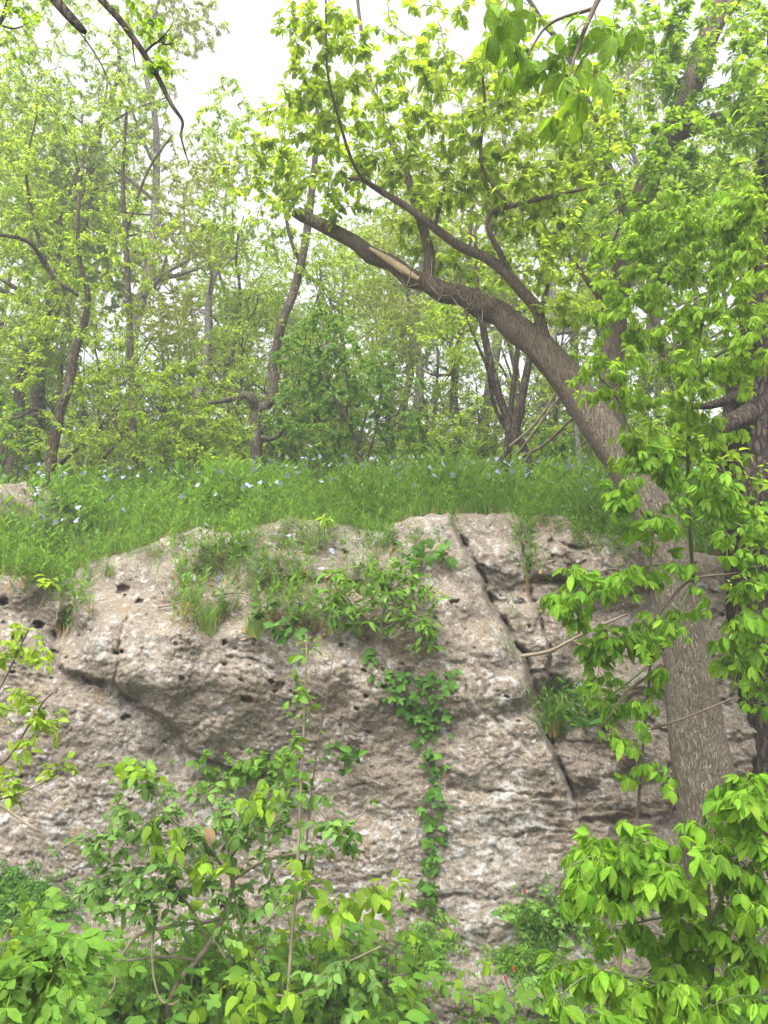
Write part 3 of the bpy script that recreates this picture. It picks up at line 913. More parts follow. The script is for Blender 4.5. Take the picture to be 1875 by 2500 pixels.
offs = np.concatenate([[0, .12, .25, .4, .6, .85, 1.15, 1.5, 1.9], np.geomspace(2.4, 900, 60)])
TV = []
for k, of in enumerate(offs):
    Y = ry + of
    fan = 1 + of / 6.5 * 1.15
    x = rx * fan
    t = sstep(0, 1.3, of) if of > 0 else 0.0
    TV.append(np.stack([x, Y, rz * (1 - t) + top_z(x, Y) * t + (0.02 * perlin(x * 3, Y * 3, 5) if of else 0)], -1))
TV = np.array(TV)
nc = len(csub)
qi = np.arange(len(offs) - 1)[:, None] * nc + np.arange(nc - 1)[None]
b = MB(); b.add(TV.reshape(-1, 3), [np.stack([qi, qi + 1, qi + nc + 1, qi + nc], -1).reshape(-1, 4)])
o = b.build('wooded_ground', M['soil']); tag(o, 'earth on top of the cliff under the grass and trees', kind='structure')
rimXY = (rx, ry, rz)
def ground_top(x, Y):
    """height of the wooded ground"""
    # find the offset column: invert the fan
    x = np.atleast_1d(x).astype(float); Y = np.atleast_1d(Y).astype(float)
    xr = x / (1 + np.maximum(Y - 7, 0) / 6.5 * 1.15)
    o_ = np.argsort(rx)
    ryi = np.interp(xr, rx[o_], ry[o_]); rzi = np.interp(xr, rx[o_], rz[o_])
    xr = x / (1 + np.maximum(Y - ryi, 0) / 6.5 * 1.15)
    ryi = np.interp(xr, rx[o_], ry[o_]); rzi = np.interp(xr, rx[o_], rz[o_])
    of = np.maximum(Y - ryi, 0)
    t = sstep(0, 1.3, of)
    return rzi * (1 - t) + top_z(x, Y) * t, of

def low_z(x, Y):
    x = np.asarray(x, float); Y = np.asarray(Y, float)
    return np.interp(Y, [-50, 0.8, 2.2, 3.6, 4.6, 6.0, 7.5], [0, 0, -0.35, -0.78, -0.9, -0.84, -0.75]) + 0.05 * fbm(x * 0.9, Y * 0.9, 91, 3)
gx = np.concatenate([-np.geomspace(4, 300, 22)[::-1] - 2, np.linspace(-5.8, 5.8, 90), np.geomspace(4, 300, 22) + 2])
gy = np.concatenate([-np.geomspace(2, 400, 20)[::-1], np.linspace(-1.9, 8.2, 90)])
XX, YY = np.meshgrid(gx, gy)
b = MB(); nc = len(gx)
qi = np.arange(len(gy) - 1)[:, None] * nc + np.arange(nc - 1)[None]
b.add(np.stack([XX, YY, low_z(XX, YY)], -1).reshape(-1, 3), [np.stack([qi, qi + 1, qi + nc + 1, qi + nc], -1).reshape(-1, 4)])
o = b.build('ground', M['litter']); tag(o, 'leaf-littered bank at the foot of the rock face', kind='structure')

# ================================================================== GRASS ON TOP
def t_herb(seed, nl=9, h=1.0, curve=0.12, ll=0.26):
    """upright stem with narrow leaves, height 1 along z (phlox)"""
    r = np.random.RandomState(seed)
    cx, cy = r.uniform(-curve, curve, 2)
    z = np.linspace(0, 1, 4)
    px_ = cx * z ** 2; py_ = cy * z ** 2
    V = []; Q = []
    w = 0.007
    for i in range(4): V += [(px_[i] - w, py_[i], z[i]), (px_[i] + w, py_[i] + w * 0.3, z[i])]
    for i in range(3): Q.append((2 * i, 2 * i + 1, 2 * i + 3, 2 * i + 2))
    it = [(np.array(V), [np.array(Q)], np.zeros((8, 2)))]
    lv, lf, lu = t_leaf(1, 0.13, 0.3, 0.3)
    for q in range(nl):
        zz = 0.15 + 0.85 * q / (nl - 1)
        a = q * 2.4 + r.uniform(-.5, .5)
        up = r.uniform(.5, 1.3) if q < nl - 2 else 1.4
        d = np.array([[math.cos(a), math.sin(a), up]])
        dd, s, n = frames(d, np.array([[0, 0, 1.0]]))
        sc = ll * r.uniform(.7, 1.2) * (1.15 - 0.4 * abs(zz - 0.5))
        it.append(((lv[:, 0:1] * dd + lv[:, 1:2] * s + lv[:, 2:3] * n) * sc + np.array([cx * zz ** 2, cy * zz ** 2, zz]), lf, lu))
    return t_merge(it)
def t_blades(seed, nb=9, spread=0.35):
    r = np.random.RandomState(seed); it = []
    for q in range(nb):
        a = r.uniform(0, 6.28); h = r.uniform(.55, 1.0); l = r.uniform(.1, spread) * 1.4
        bx, by = r.normal(size=2) * 0.06
        ca, sa = math.cos(a), math.sin(a); w = r.uniform(.012, .022)
        V = []
        for t_ in (0, .5, 1):
            x = bx + ca * l * t_ ** 2; y = by + sa * l * t_ ** 2; zz = h * (t_ - 0.15 * t_ ** 3)
            ww = w * (1 - 0.55 * t_)
            if t_ < 1: V += [(x - sa * ww, y + ca * ww, zz), (x + sa * ww, y - ca * ww, zz)]
            else: V.append((x, y, zz))
        it.append((np.array(V), [np.array([(2, 3, 4)]), np.array([(0, 1, 3, 2)])], np.zeros((5, 2))))
    return t_merge(it)
HERB = [t_herb(i) for i in range(8)]
BLADE = [t_blades(i) for i in range(6)]
def scatter(mb, rng, temps, P, H, lean=0.18):
    n = len(P)
    if not n: return
    k = rng.randint(0, len(temps), n); a = rng.uniform(0, 6.28, n)
    lx, ly = rng.normal(size=n) * lean, rng.normal(size=n) * lean
    for i, (v, fs, uv) in enumerate(temps):
        w = np.where(k == i)[0]
        if not len(w): continue
        c, s = np.cos(a[w])[:, None], np.sin(a[w])[:, None]
        x = v[None, :, 0] * c - v[None, :, 1] * s + lx[w][:, None] * v[None, :, 2]; y = v[None, :, 0] * s + v[None, :, 1] * c + ly[w][:, None] * v[None, :, 2]
        V = np.stack([x, y, np.repeat(v[None, :, 2], len(w), 0)], -1) * H[w][:, None, None] + P[w][:, None]
        m = len(v); off = (np.arange(len(w)) * m)[:, None, None]
        mb.add(V.reshape(-1, 3), [(f[None] + off).reshape(-1, f.shape[1]) for f in fs], np.tile(uv, (len(w), 1)))

rng = np.random.RandomState(21)
def top_points(n, o0, o1, pw, xr=(-420, 2300)):
    c = rng.uniform(xr[0], xr[1], n); i = np.clip(((c - PX0) / DPX).astype(int), 0, len(cols) - 1)
    of = o0 + (o1 - o0) * rng.uniform(0, 1, n) ** pw
    x = RX[0, i] * (1 + of / 6.5 * 1.15); Y = Yd[0, i] + of
    zz, _ = ground_top(x, Y)
    return np.stack([x, Y, zz - 0.01], -1), of
bh = MB(); bb = MB(); bs = MB()
P, of = top_points(4300, 0.05, 3.2, 1.25)
keep = (fbm(P[:, 0] * 1.3, P[:, 1] * 1.3, 15, 3) > -0.16) | (of > 0.8)
P = P[keep]; of = of[keep]
hh = (0.17 + 0.22 * rng.uniform(0, 1, len(P)) ** 1.5 + 0.24 * sstep(0, 0.9, of) * rng.uniform(.3, 1.1, len(P))) * (1 + 0.55 * fbm(P[:, 0] * .8, P[:, 1] * .8, 33, 2))
scatter(bh, rng, HERB, P, hh)
P2, of2 = top_points(4200, 2.6, 9.5, 1.2)
scatter(bh, rng, HERB, P2, rng.uniform(.22, .50, len(P2)))
P3, of3 = top_points(2600, -0.02, 2.5, 1.7)
scatter(bb, rng, BLADE, P3, rng.uniform(.14, .42, len(P3)) * (0.7 + 0.4 * sstep(0, 0.6, of3)))
P4, of4 = top_points(1500, 0.0, 0.5, 1.5)
scatter(bs, rng, BLADE, P4, rng.uniform(.05, .13, len(P4)))
Ps = []
while len(Ps) < 420:
    x = rng.choice([rng.uniform(-60, 440), rng.uniform(540, 960), rng.uniform(1280, 1620)])
    c = int((x - PX0) / DPX); y = rim[c] + 62 * rng.uniform(0, 1) ** 1.6
    if fbm(np.array([x / 45.]), np.array([y / 60.]), 19, 3)[0] < -0.05: continue
    Ps.append(on_rock(x, y, .01))
scatter(bh, rng, HERB, np.array(Ps), rng.uniform(.14, .30, len(Ps)), .3)
o = bh.build('grass', M['l_grass']); tag(o, 'tall leafy green herbs and grass along the top of the cliff', kind='stuff')
o = bb.build('grass', M['l_grass']); tag(o, 'grass blades along the brink of the cliff', kind='stuff')
o = bs.build('dry_grass', M['straw']); tag(o, 'orange-brown dead stems at the foot of the grass on the brink', kind='stuff')

# blue phlox: every flowering stem is a thing > flower_head
def t_flower(seed):
    r = np.random.RandomState(seed); it = []
    for f in range(5):
        a0 = f * 1.256 + r.uniform(-.3, .3); rr = 0.55 if f else 0.0
        c = np.array([math.cos(a0) * rr, math.sin(a0) * rr, r.uniform(-.1, .2)])
        for p in range(5):
            it.append(t_place(t_leaf(1, 0.36, 0.1, 0.15, 0.6), c, p * 1.2566 + a0, 0.5, -0.1, 0))
    return t_merge(it)
fl_me = []
for i in range(4):
    b = MB(); v, fs, uv = t_flower(i); b.add(v, fs, uv); fl_me.append(b.mesh('flower_head', M['petal']))
st_me = []
for i in range(4):
    b = MB(); v, fs, uv = t_herb(40 + i, 8, 1.0, 0.1, 0.20); b.add(v, fs, uv); st_me.append(b.mesh('phlox', M['l_grass']))
st_tip = [(HERBv[0][6] + HERBv[0][7]) / 2 for HERBv in [t_herb(40 + i, 8, 1.0, 0.1, 0.20) for i in range(4)]]
def phlox(p, h, label, group, i):
    k = i % 4
    o = bpy.data.objects.new('phlox', st_me[k]); COL.objects.link(o)
    o.location = p; o.scale = (h, h, h); o.rotation_euler = (0, 0, rng.uniform(0, 6.28))
    tag(o, label, 'wildflower', group)
    f = bpy.data.objects.new('flower_head', fl_me[i % 4]); COL.objects.link(f); f.parent = o
    q = rng.uniform(.027, .038) / h
    f.location = st_tip[k]; f.scale = (q, q, q)
    f.rotation_euler = (0.85 + rng.uniform(-.3, .3), rng.uniform(-.3, .3), rng.uniform(0, 6))
    return o
P, of = top_points(278, 0.15, 4.2, 1.15, (-20, 1900))
for i in range(len(P)):
    phlox(Vector(P[i]), rng.uniform(.46, .60) * (0.9 if of[i] < .6 else 1.08), 'pale blue phlox flowering on a leafy stem in the grass above the cliff', 'blue phlox in the grass on top', i)

# ================================================================== TREES
def gbase(px, Y):
    """point of the wooded ground seen in column px at depth Y"""
    x = (px - 937.5) / F * Y
    z, _ = ground_top(x, Y)
    p = at(px, 1250, Y); x = p[0]
    # refine x for the pixel column at that height
    for _ in range(3):
        zc = (Y * cp + (z[0] - EYE[2]) * sp)
        x = (px - 937.5) / F * zc
        z, _ = ground_top(x, Y)
    return np.array([x, Y, z[0] - 0.03])

def CL(seed, *cs):
    r = np.random.RandomState(seed)
    return np.concatenate([cluster(r, *c) for c in cs])

# --- 1 the big grey tree leaning left over the cliff
L1 = [
    limb_pts([(1850, 2700, 5.7, 240), (1806, 2400, 5.75, 200), (1782, 2230, 5.8, 178), (1765, 2120, 5.85, 162), (1738, 2000, 5.88, 148), (1711, 1860, 5.92, 134), (1681, 1650, 6.02, 110), (1664, 1530, 6.1, 103), (1643, 1400, 6.2, 101), (1610, 1290, 6.32, 98), (1575, 1215, 6.4, 95),
              (1530, 1140, 6.5, 93), (1455, 1030, 6.6, 90), (1380, 920, 6.7, 84), (1312, 843, 6.8, 76), (1262, 806, 6.85, 74), (1222, 768, 6.9, 62), (1180, 752, 6.95, 64), (1132, 722, 7.0, 54), (1085, 714, 7.05, 55), (1040, 690, 7.1, 46), (1000, 678, 7.15, 50), (960, 645, 7.2, 43), (905, 622, 7.25, 46), (860, 588, 7.3, 40), (755, 535, 7.45, 34)]),
    limb_pts([(1345, 895, 6.75, 32), (1322, 800, 6.7, 32), (1309, 753, 6.65, 31), (1275, 713, 6.65, 30), (1230, 662, 6.6, 29), (1184, 628, 6.6, 27), (1122, 600, 6.6, 25), (1060, 555, 6.55, 23), (992, 504, 6.5, 20), (935, 470, 6.5, 17), (885, 440, 6.5, 13), (850, 436, 6.5, 9)]),
    limb_pts([(1040, 700, 7.1, 36), (1046, 657, 7.15, 32), (1048, 612, 7.2, 30), (1030, 550, 7.2, 24), (1014, 499, 7.2, 22), (992, 420, 7.2, 20), (969, 374, 7.2, 17), (935, 300, 7.2, 14), (905, 200, 7.2, 12), (880, 60, 7.2, 10), (868, -60, 7.2, 8)]),
    limb_pts([(1252, 690, 6.65, 18), (1222, 620, 6.5, 17), (1196, 567, 6.4, 16), (1198, 521, 6.4, 14), (1247, 504, 6.3, 13), (1332, 482, 6.2, 12), (1420, 462, 6.1, 10), (1479, 448, 6.1, 7)]),
    limb_pts([(1060, 555, 6.55, 12), (1075, 500, 6.4, 11), (1085, 455, 6.3, 9)]),
    limb_pts([(935, 470, 6.5, 10), (870, 415, 6.2, 9), (822, 272, 5.8, 8), (799, 170, 5.6, 7), (796, 57, 5.5, 6), (795, -40, 5.4, 5)]),
    limb_pts([(1247, 504, 6.3, 10), (1195, 440, 6.2, 9), (1173, 380, 6.1, 9), (1184, 255, 6.0, 8), (1179, 187, 5.9, 7), (1193, 102, 5.8, 6), (1215, 10, 5.7, 5)]),
    limb_pts([(755, 535, 7.45, 34), (735, 527, 7.46, 30), (718, 520, 7.48, 22)]),
]
A1 = CL(101, (800, 120, 110, 150, 5.7, .5, 60), (700, 90, 50, 80, 5.7, .3, 7), (760, 260, 90, 110, 6.0, .5, 45), (960, 170, 170, 170, 6.2, .8, 85), (1080, 330, 200, 200, 6.3, .8, 130), (900, 360, 190, 120, 6.8, .6, 95), (1200, 150, 170, 150, 6.0, .8, 85),
        (1250, 380, 200, 190, 6.3, .8, 130), (800, 450, 130, 80, 6.9, .5, 50), (1040, 540, 190, 90, 7.3, .5, 60), (1330, 560, 150, 140, 6.4, .7, 90), (1180, 650, 130, 60, 7.3, .4, 24), (690, 330, 100, 90, 6.5, .5, 34), (620, 440, 110, 110, 7.0, .6, 34), (700, 440, 80, 60, 7.2, .4, 18), (1420, 300, 120, 180, 6.2, .6, 75), (1390, 720, 100, 70, 6.3, .4, 30))
t1 = plant('leaning_tree', 'big grey-barked tree leaning far left over the rock with yellow-green leaves', 'tree', (at(1795, 2250, 5.8)[0], 5.8, -0.8), L1, A1, 'oval', M['l_crown'], 13, 0.077, M['bark_grey'], seed=11, parts=300,
           limb_names=['trunk', 'limb', 'limb', 'limb', 'limb', 'limb', 'limb', 'broken_end'], span=0.5, droop=0.5, mass='crown', rmax=0.02)
# (the stem's own kinks are in the path above)
# torn strip of bare wood on the leaning stem
b = MB()
Pw, Rw = limb_pts([(1025, 688, 7.06, 14), (985, 664, 7.12, 30), (950, 640, 7.17, 26), (905, 612, 7.24, 10)])
Pw = Pw + np.array([-0.01, -0.085, -0.02])
tube(b, Pw, Rw * 0.7, 8)
b.build('bare_wood', M['wood'], t1)
# burl of shoots where the stem bends
rng = np.random.RandomState(5)
b = MB()
for c in ((1180, 742), (1120, 710), (1345, 880), (1240, 770), (1395, 930)):
    for q in range(26):
        p0 = at(c[0] + rng.normal() * 18, c[1] + rng.normal() * 10, 6.78)
        d = unit(np.array([rng.normal() * .6, -0.4 + rng.normal() * .4, .7])) * rng.uniform(.05, .22)
        tube(b, [p0, p0 + d * .6 + rng.normal(size=3) * .01, p0 + d], [.004, .003, .001], 3, False)
for q in range(14):
    x = rng.uniform(1000, 1180); p0 = at(x, np.interp(x, [1000, 1180], [670, 745]) + rng.uniform(-15, 15), 6.85)
    e = p0 + np.array([rng.uniform(-.35, .2), -.15, rng.uniform(-.25, .25)]); m_ = (p0 + e) / 2 + np.array([0, -.1, -.16])
    P, R = catmull([p0, m_, e], [.006, .005, .002]); tube(b, P, R, 4, False)
b.build('dead_shoots', M['twig_pale'], t1)

# --- 2 pale straight tree behind it
L2 = [limb_pts([(1520, 1290, 8.6, 70), (1510, 1160, 8.6, 66), (1492, 980, 8.5, 60), (1497, 850, 8.45, 58), (1513, 700, 8.4, 56), (1540, 560, 8.3, 58), (1588, 430, 8.2, 60), (1648, 310, 8.1, 62), (1700, 180, 8.0, 64), (1732, 80, 7.9, 62), (1760, 20, 7.9, 60), (1790, -80, 7.8, 56)]),
      limb_pts([(1748, 45, 7.9, 44), (1800, 0, 7.8, 38), (1850, -60, 7.8, 34)]),
      limb_pts([(1660, 330, 8.1, 36), (1700, 312, 8.0, 34), (1760, 285, 7.8, 32), (1820, 282, 7.7, 32), (1880, 315, 7.6, 30), (1930, 330, 7.5, 26)]),
      limb_pts([(1545, 560, 8.3, 26), (1475, 380, 8.1, 22), (1455, 300, 8.0, 20), (1430, 240, 7.9, 18), (1380, 120, 7.8, 16), (1330, 60, 7.7, 14), (1280, -20, 7.6, 12)]),
      limb_pts([(1500, 850, 8.45, 20), (1470, 740, 8.4, 16), (1400, 640, 8.3, 13), (1350, 560, 8.2, 10)])]
A2 = CL(102, (1720, 130, 170, 160, 7.4, .9, 120), (1820, 430, 120, 160, 7.2, .9, 90), (1600, 220, 130, 170, 7.6, .8, 90), (1560, 480, 160, 130, 7.6, .9, 100), (1480, 130, 120, 120, 7.5, .7, 50), (1720, 600, 180, 120, 7.4, .8, 110), (1850, 60, 70, 80, 7.3, .5, 30), (1420, 480, 100, 120, 7.8, .6, 40), (1660, 360, 120, 100, 7.2, .5, 60), (1450, 300, 110, 120, 7.6, .6, 50), (1600, 620, 120, 110, 7.5, .6, 60), (1800, 250, 100, 90, 7.2, .5, 50), (1620, 60, 130, 80, 7.4, .6, 50))
plant('straight_tree', 'tall pale-barked tree rising behind the leaning trunk, forked at the top', 'tree', gbase(1510, 8.6), L2, A2, 'oval', M['l_mid'], 13, 0.08, M['bark_grey'], seed=12, parts=200, mass='crown', rmax=0.02)

# --- 3 dark tree at the right edge
L3 = [limb_pts([(1960, 2150, 6.95, 215), (1925, 1900, 7.0, 205), (1890, 1600, 7.05, 195), (1862, 1350, 7.1, 185), (1845, 1150, 7.15, 180), (1850, 980, 7.2, 165), (1875, 820, 7.25, 150), (1900, 600, 7.3, 130), (1915, 300, 7.3, 110), (1925, 0, 7.3, 100), (1930, -100, 7.3, 95)]),
      limb_pts([(1850, 1005, 7.1, 64), (1790, 1032, 6.8, 58), (1720, 1066, 6.6, 46), (1660, 1105, 6.4, 28), (1605, 1128, 6.3, 12)]),
      limb_pts([(1850, 950, 7.1, 40), (1790, 972, 6.95, 30), (1720, 992, 6.8, 18), (1660, 985, 6.7, 8)])]
A3 = CL(103, (1820, 700, 110, 160, 6.7, .4, 55), (1830, 250, 90, 170, 6.9, .4, 50), (1790, 1180, 110, 90, 6.6, .3, 30), (1680, 1080, 80, 50, 6.3, .3, 22), (1850, 1250, 60, 90, 6.6, .3, 16), (1830, 1500, 60, 120, 6.6, .3, 22))
plant('dark_tree', 'thick dark-barked tree at the right edge behind the leaning trunk', 'tree', (at(1925, 1900, 7.0)[0], 7.0, -0.8), L3, A3, 'oval', M['l_mid'], 7, 0.10, M['bark_dark'], seed=13, parts=100, limb_names=['trunk', 'limb', 'limb'], mass='crown')

# --- 4 forked tree in the left middle
L4 = [limb_pts([(632, 1190, 11.2, 32), (626, 1120, 11.2, 30), (624, 1050, 11.2, 29), (626, 1010, 11.2, 27), (655, 985, 11.2, 25), (668, 950, 11.2, 24), (666, 900, 11.2, 25), (676, 840, 11.1, 23), (692, 775, 11.0, 24), (715, 720, 11, 24), (735, 640, 11, 23), (748, 575, 11, 22), (757, 500, 11, 20), (770, 380, 11, 16), (775, 250, 11, 12)]),
      limb_pts([(624, 1005, 11.2, 24), (616, 975, 11.1, 25), (600, 966, 11.1, 20), (575, 974, 11.0, 16), (558, 976, 11.0, 15), (520, 983, 10.9, 9), (480, 990, 10.9, 7), (440, 985, 10.8, 4)]),
      limb_pts([(640, 1068, 11.1, 14), (660, 1072, 11.0, 12), (680, 1064, 10.9, 10), (695, 1042, 10.8, 9), (708, 1022, 10.8, 6)]),
      limb_pts([(735, 640, 11, 12), (715, 600, 10.9, 10), (700, 540, 10.8, 9), (690, 460, 10.7, 7)]),
      limb_pts([(480, 975, 10.9, 10), (470, 962, 10.9, 11), (462, 960, 10.9, 8)])]
A4 = CL(104, (700, 400, 120, 150, 11, 1.2, 80), (800, 300, 150, 150, 11, 1.2, 70), (560, 340, 120, 130, 11, 1.0, 60), (640, 560, 90, 80, 11, .8, 40), (540, 560, 110, 100, 11, 1, 55), (820, 650, 110, 110, 11, 1, 50), (560, 260, 90, 60, 11, .6, 24))
plant('forked_tree', 'slender forked tree with a bent dead side limb in the left middle', 'tree', gbase(632, 11.2), L4, A4, 'small', M['l_bg'], 22, 0.068, M['bark_brown'], seed=14, parts=0, mass='crown', limb_names=['trunk', 'dead_limb', 'limb', 'limb', 'limb'])

# --- 5 crooked tree at the left
L5 = [limb_pts([(100, 1262, 9.2, 30), (112, 1200, 9.2, 28), (128, 1100, 9.2, 27), (142, 1020, 9.2, 26), (165, 950, 9.2, 24), (175, 900, 9.2, 24), (185, 850, 9.2, 22), (205, 790, 9.2, 20), (215, 720, 9.1, 15), (195, 640, 9.1, 12), (190, 540, 9, 10), (200, 400, 9, 8)]),
      limb_pts([(150, 1130, 9.2, 13), (165, 1115, 9.1, 11), (190, 1095, 9.0, 8)]),
      limb_pts([(140, 1030, 9.2, 10), (90, 1000, 9, 8), (40, 1020, 8.9, 6), (-20, 1030, 8.8, 5)]),
      limb_pts([(110, 650, 9.0, 12), (80, 600, 8.8, 12), (40, 580, 8.6, 11), (-20, 572, 8.5, 10), (-80, 570, 8.4, 10)]),
      limb_pts([(190, 720, 9.1, 11), (120, 660, 9.0, 12), (75, 500, 9, 8), (65, 400, 9, 7), (90, 280, 9, 5)])]
A5 = CL(105, (140, 520, 170, 150, 9, .9, 95), (60, 700, 120, 130, 9, .8, 55), (260, 700, 150, 130, 9.2, .8, 70), (120, 880, 150, 110, 9.0, .8, 55), (300, 900, 130, 100, 9.2, .8, 50), (60, 420, 100, 100, 9, .7, 40), (100, 1060, 140, 60, 8.9, .6, 30), (350, 560, 120, 110, 9.3, .7, 45), (160, 300, 110, 100, 9.3, .7, 36))
plant('crooked_tree', 'crooked small-leaved tree beside the pale rock patch at the left', 'tree', gbase(100, 9.2), L5, A5, 'small', M['l_bg'], 18, 0.06, M['bark_brown'], seed=15, parts=0, mass='crown')

# --- 6 clump of dark stems right of the middle
L6 = [limb_pts([(1205, 1185, 10, 20), (1213, 1150, 10, 20), (1241, 1087, 10, 22), (1238, 1031, 10, 21), (1218, 963, 9.95, 20), (1196, 883, 9.9, 20), (1179, 798, 9.9, 18), (1165, 700, 9.9, 14), (1160, 560, 9.9, 10)]),
      limb_pts([(1252, 1082, 10, 24), (1264, 1025, 10, 23), (1275, 968, 10, 22), (1289, 895, 10, 20), (1310, 800, 10, 15), (1340, 690, 10, 11)]),
      limb_pts([(1303, 1185, 10, 19), (1298, 1150, 10, 19), (1278, 1090, 10, 20), (1262, 1060, 10, 16)]),
      limb_pts([(1236, 1190, 10.1, 18), (1241, 1100, 10.1, 17), (1246, 1000, 10.2, 15), (1262, 872, 10.3, 14), (1268, 760, 10.3, 10)]),
      limb_pts([(1236, 1050, 10.1, 11), (1205, 985, 10.1, 10), (1190, 900, 10.1, 9), (1160, 830, 10.1, 7), (1140, 780, 10.1, 5)])]
A6 = CL(106, (1180, 700, 130, 110, 10, .9, 55), (1330, 700, 110, 120, 10, .9, 45), (1080, 820, 100, 90, 10.2, .8, 40), (1380, 900, 70, 90, 10.2, .6, 24))
plant('stem_clump', 'clump of dark crossing stems growing behind the leaning trunk', 'tree', gbase(1250, 10), L6, A6, 'small', M['l_bg'], 22, 0.068, M['bark_dark'], seed=16, parts=0, mass='crown', limb_names=['trunk', 'stem', 'stem', 'stem', 'stem'])
def pole(name, label, pts, mat, cat='dead pole'):
    P, R = limb_pts(pts); b = MB(); tube(b, P, R, 7)
    return tag(b.build(name, mat), label, cat)
pole('leaning_pole', 'thin pale pole leaning right, upper of three beside the dark stems', [(1245, 1090, 9.9, 7), (1310, 1030, 9.6, 6), (1372, 935, 9.3, 5)], M['twig_pale'])
pole('leaning_pole', 'thin brown pole leaning right against the leaning trunk, lowest of the three', [(1275, 1115, 9.8, 8), (1330, 1085, 9.4, 7), (1398, 1020, 9.0, 6)], M['twig'])
pole('leaning_pole', 'thin grey pole leaning right, in the middle of three beside the dark stems', [(1262, 1110, 9.9, 7), (1315, 1040, 9.5, 6), (1368, 965, 9.2, 5)], M['twig_pale'])
pole('birch_post', 'slender pale dead stem standing in the grass left of the leaning trunk', [(1418, 1200, 11, 16), (1414, 1130, 11, 14), (1409, 1070, 11, 12), (1404, 1025, 11, 10)], M['bark_pale'], 'dead stem')

# --- 7 dense little tree in the middle
L7 = [limb_pts([(897, 1200, 10.4, 12), (895, 1167, 10.4, 12), (880, 1110, 10.4, 11), (867, 1065, 10.4, 11), (833, 997, 10.4, 10), (799, 946, 10.4, 8), (770, 880, 10.4, 6)]),
      limb_pts([(845, 1020, 10.4, 8), (850, 940, 10.4, 7), (830, 850, 10.4, 5)]), limb_pts([(890, 1140, 10.4, 7), (920, 1040, 10.4, 6), (930, 940, 10.4, 5)])]
A7 = CL(107, (760, 900, 110, 100, 10.4, .8, 80), (860, 940, 130, 120, 10.4, .9, 110), (720, 1020, 80, 80, 10.4, .6, 45), (950, 1000, 110, 110, 10.5, .8, 75), (800, 800, 90, 70, 10.4, .6, 45), (790, 1080, 120, 60, 10.4, .6, 40), (1000, 1090, 100, 60, 10.6, .6, 36))
plant('bushy_tree', 'small dense deep green tree with thin leaning stem in the middle of the glade', 'tree', gbase(897, 10.4), L7, A7, 'small', M['l_bush'], 24, 0.064, M['bark_brown'], seed=17, parts=0, mass='crown')

# --- low sprays at left behind the grass
for i, (x, Y, lb, cs, mt) in enumerate([
        (430, 10.2, 'light green shrub with flat leafy sprays left of the forked tree', [(330, 960, 140, 60, 9.8, .8, 50), (470, 930, 130, 60, 10, .8, 50), (530, 1050, 90, 60, 10, .6, 40), (390, 1050, 130, 60, 9.8, .7, 55), (450, 1120, 150, 30, 9.6, .6, 30)], 'l_lime'),
        (30, 10.6, 'dark green shrub at the left edge behind the pale rock patch', [(30, 1060, 90, 90, 10.4, .7, 70), (-60, 1000, 80, 100, 10.4, .6, 40)], 'l_bush'),
        (730, 12.5, 'green thicket shrub between the forked tree and the little dense tree', [(720, 1100, 110, 60, 12.4, .8, 70), (650, 1060, 60, 60, 12.4, .6, 24)], 'l_bush'),
        (1100, 12.8, 'green shrub left of the dark crossing stems', [(1080, 1080, 90, 80, 12.6, .8, 70), (1150, 1010, 70, 70, 12.6, .6, 30)], 'l_bg'),
        (1400, 12.4, 'green shrub between the dark stems and the leaning trunk', [(1360, 1090, 100, 70, 12.2, .8, 70), (1450, 1000, 80, 90, 12.2, .6, 50)], 'l_bush'),
        (1600, 11.8, 'fresh green shrub in the gap between the leaning and the dark trunk', [(1620, 1080, 110, 100, 11.4, .8, 90), (1740, 1150, 80, 80, 11.4, .6, 40)], 'l_bg')]):
    g = gbase(x, Y)
    r = np.random.RandomState(300 + i)
    lm = [catmull([g, g + np.array([r.uniform(-.3, .3), 0, .5]), g + np.array([r.uniform(-.6, .6), r.uniform(-.3, .3), 1.1])], [.02, .015, .006]) for _ in range(4)]
    plant('shrub', lb, 'shrub', g, lm, CL(320 + i, *cs), 'small', M[mt], 24, 0.066, M['twig'], seed=330 + i, parts=0, limb_names=['stem'] * 4, sides=5, mass='crown')

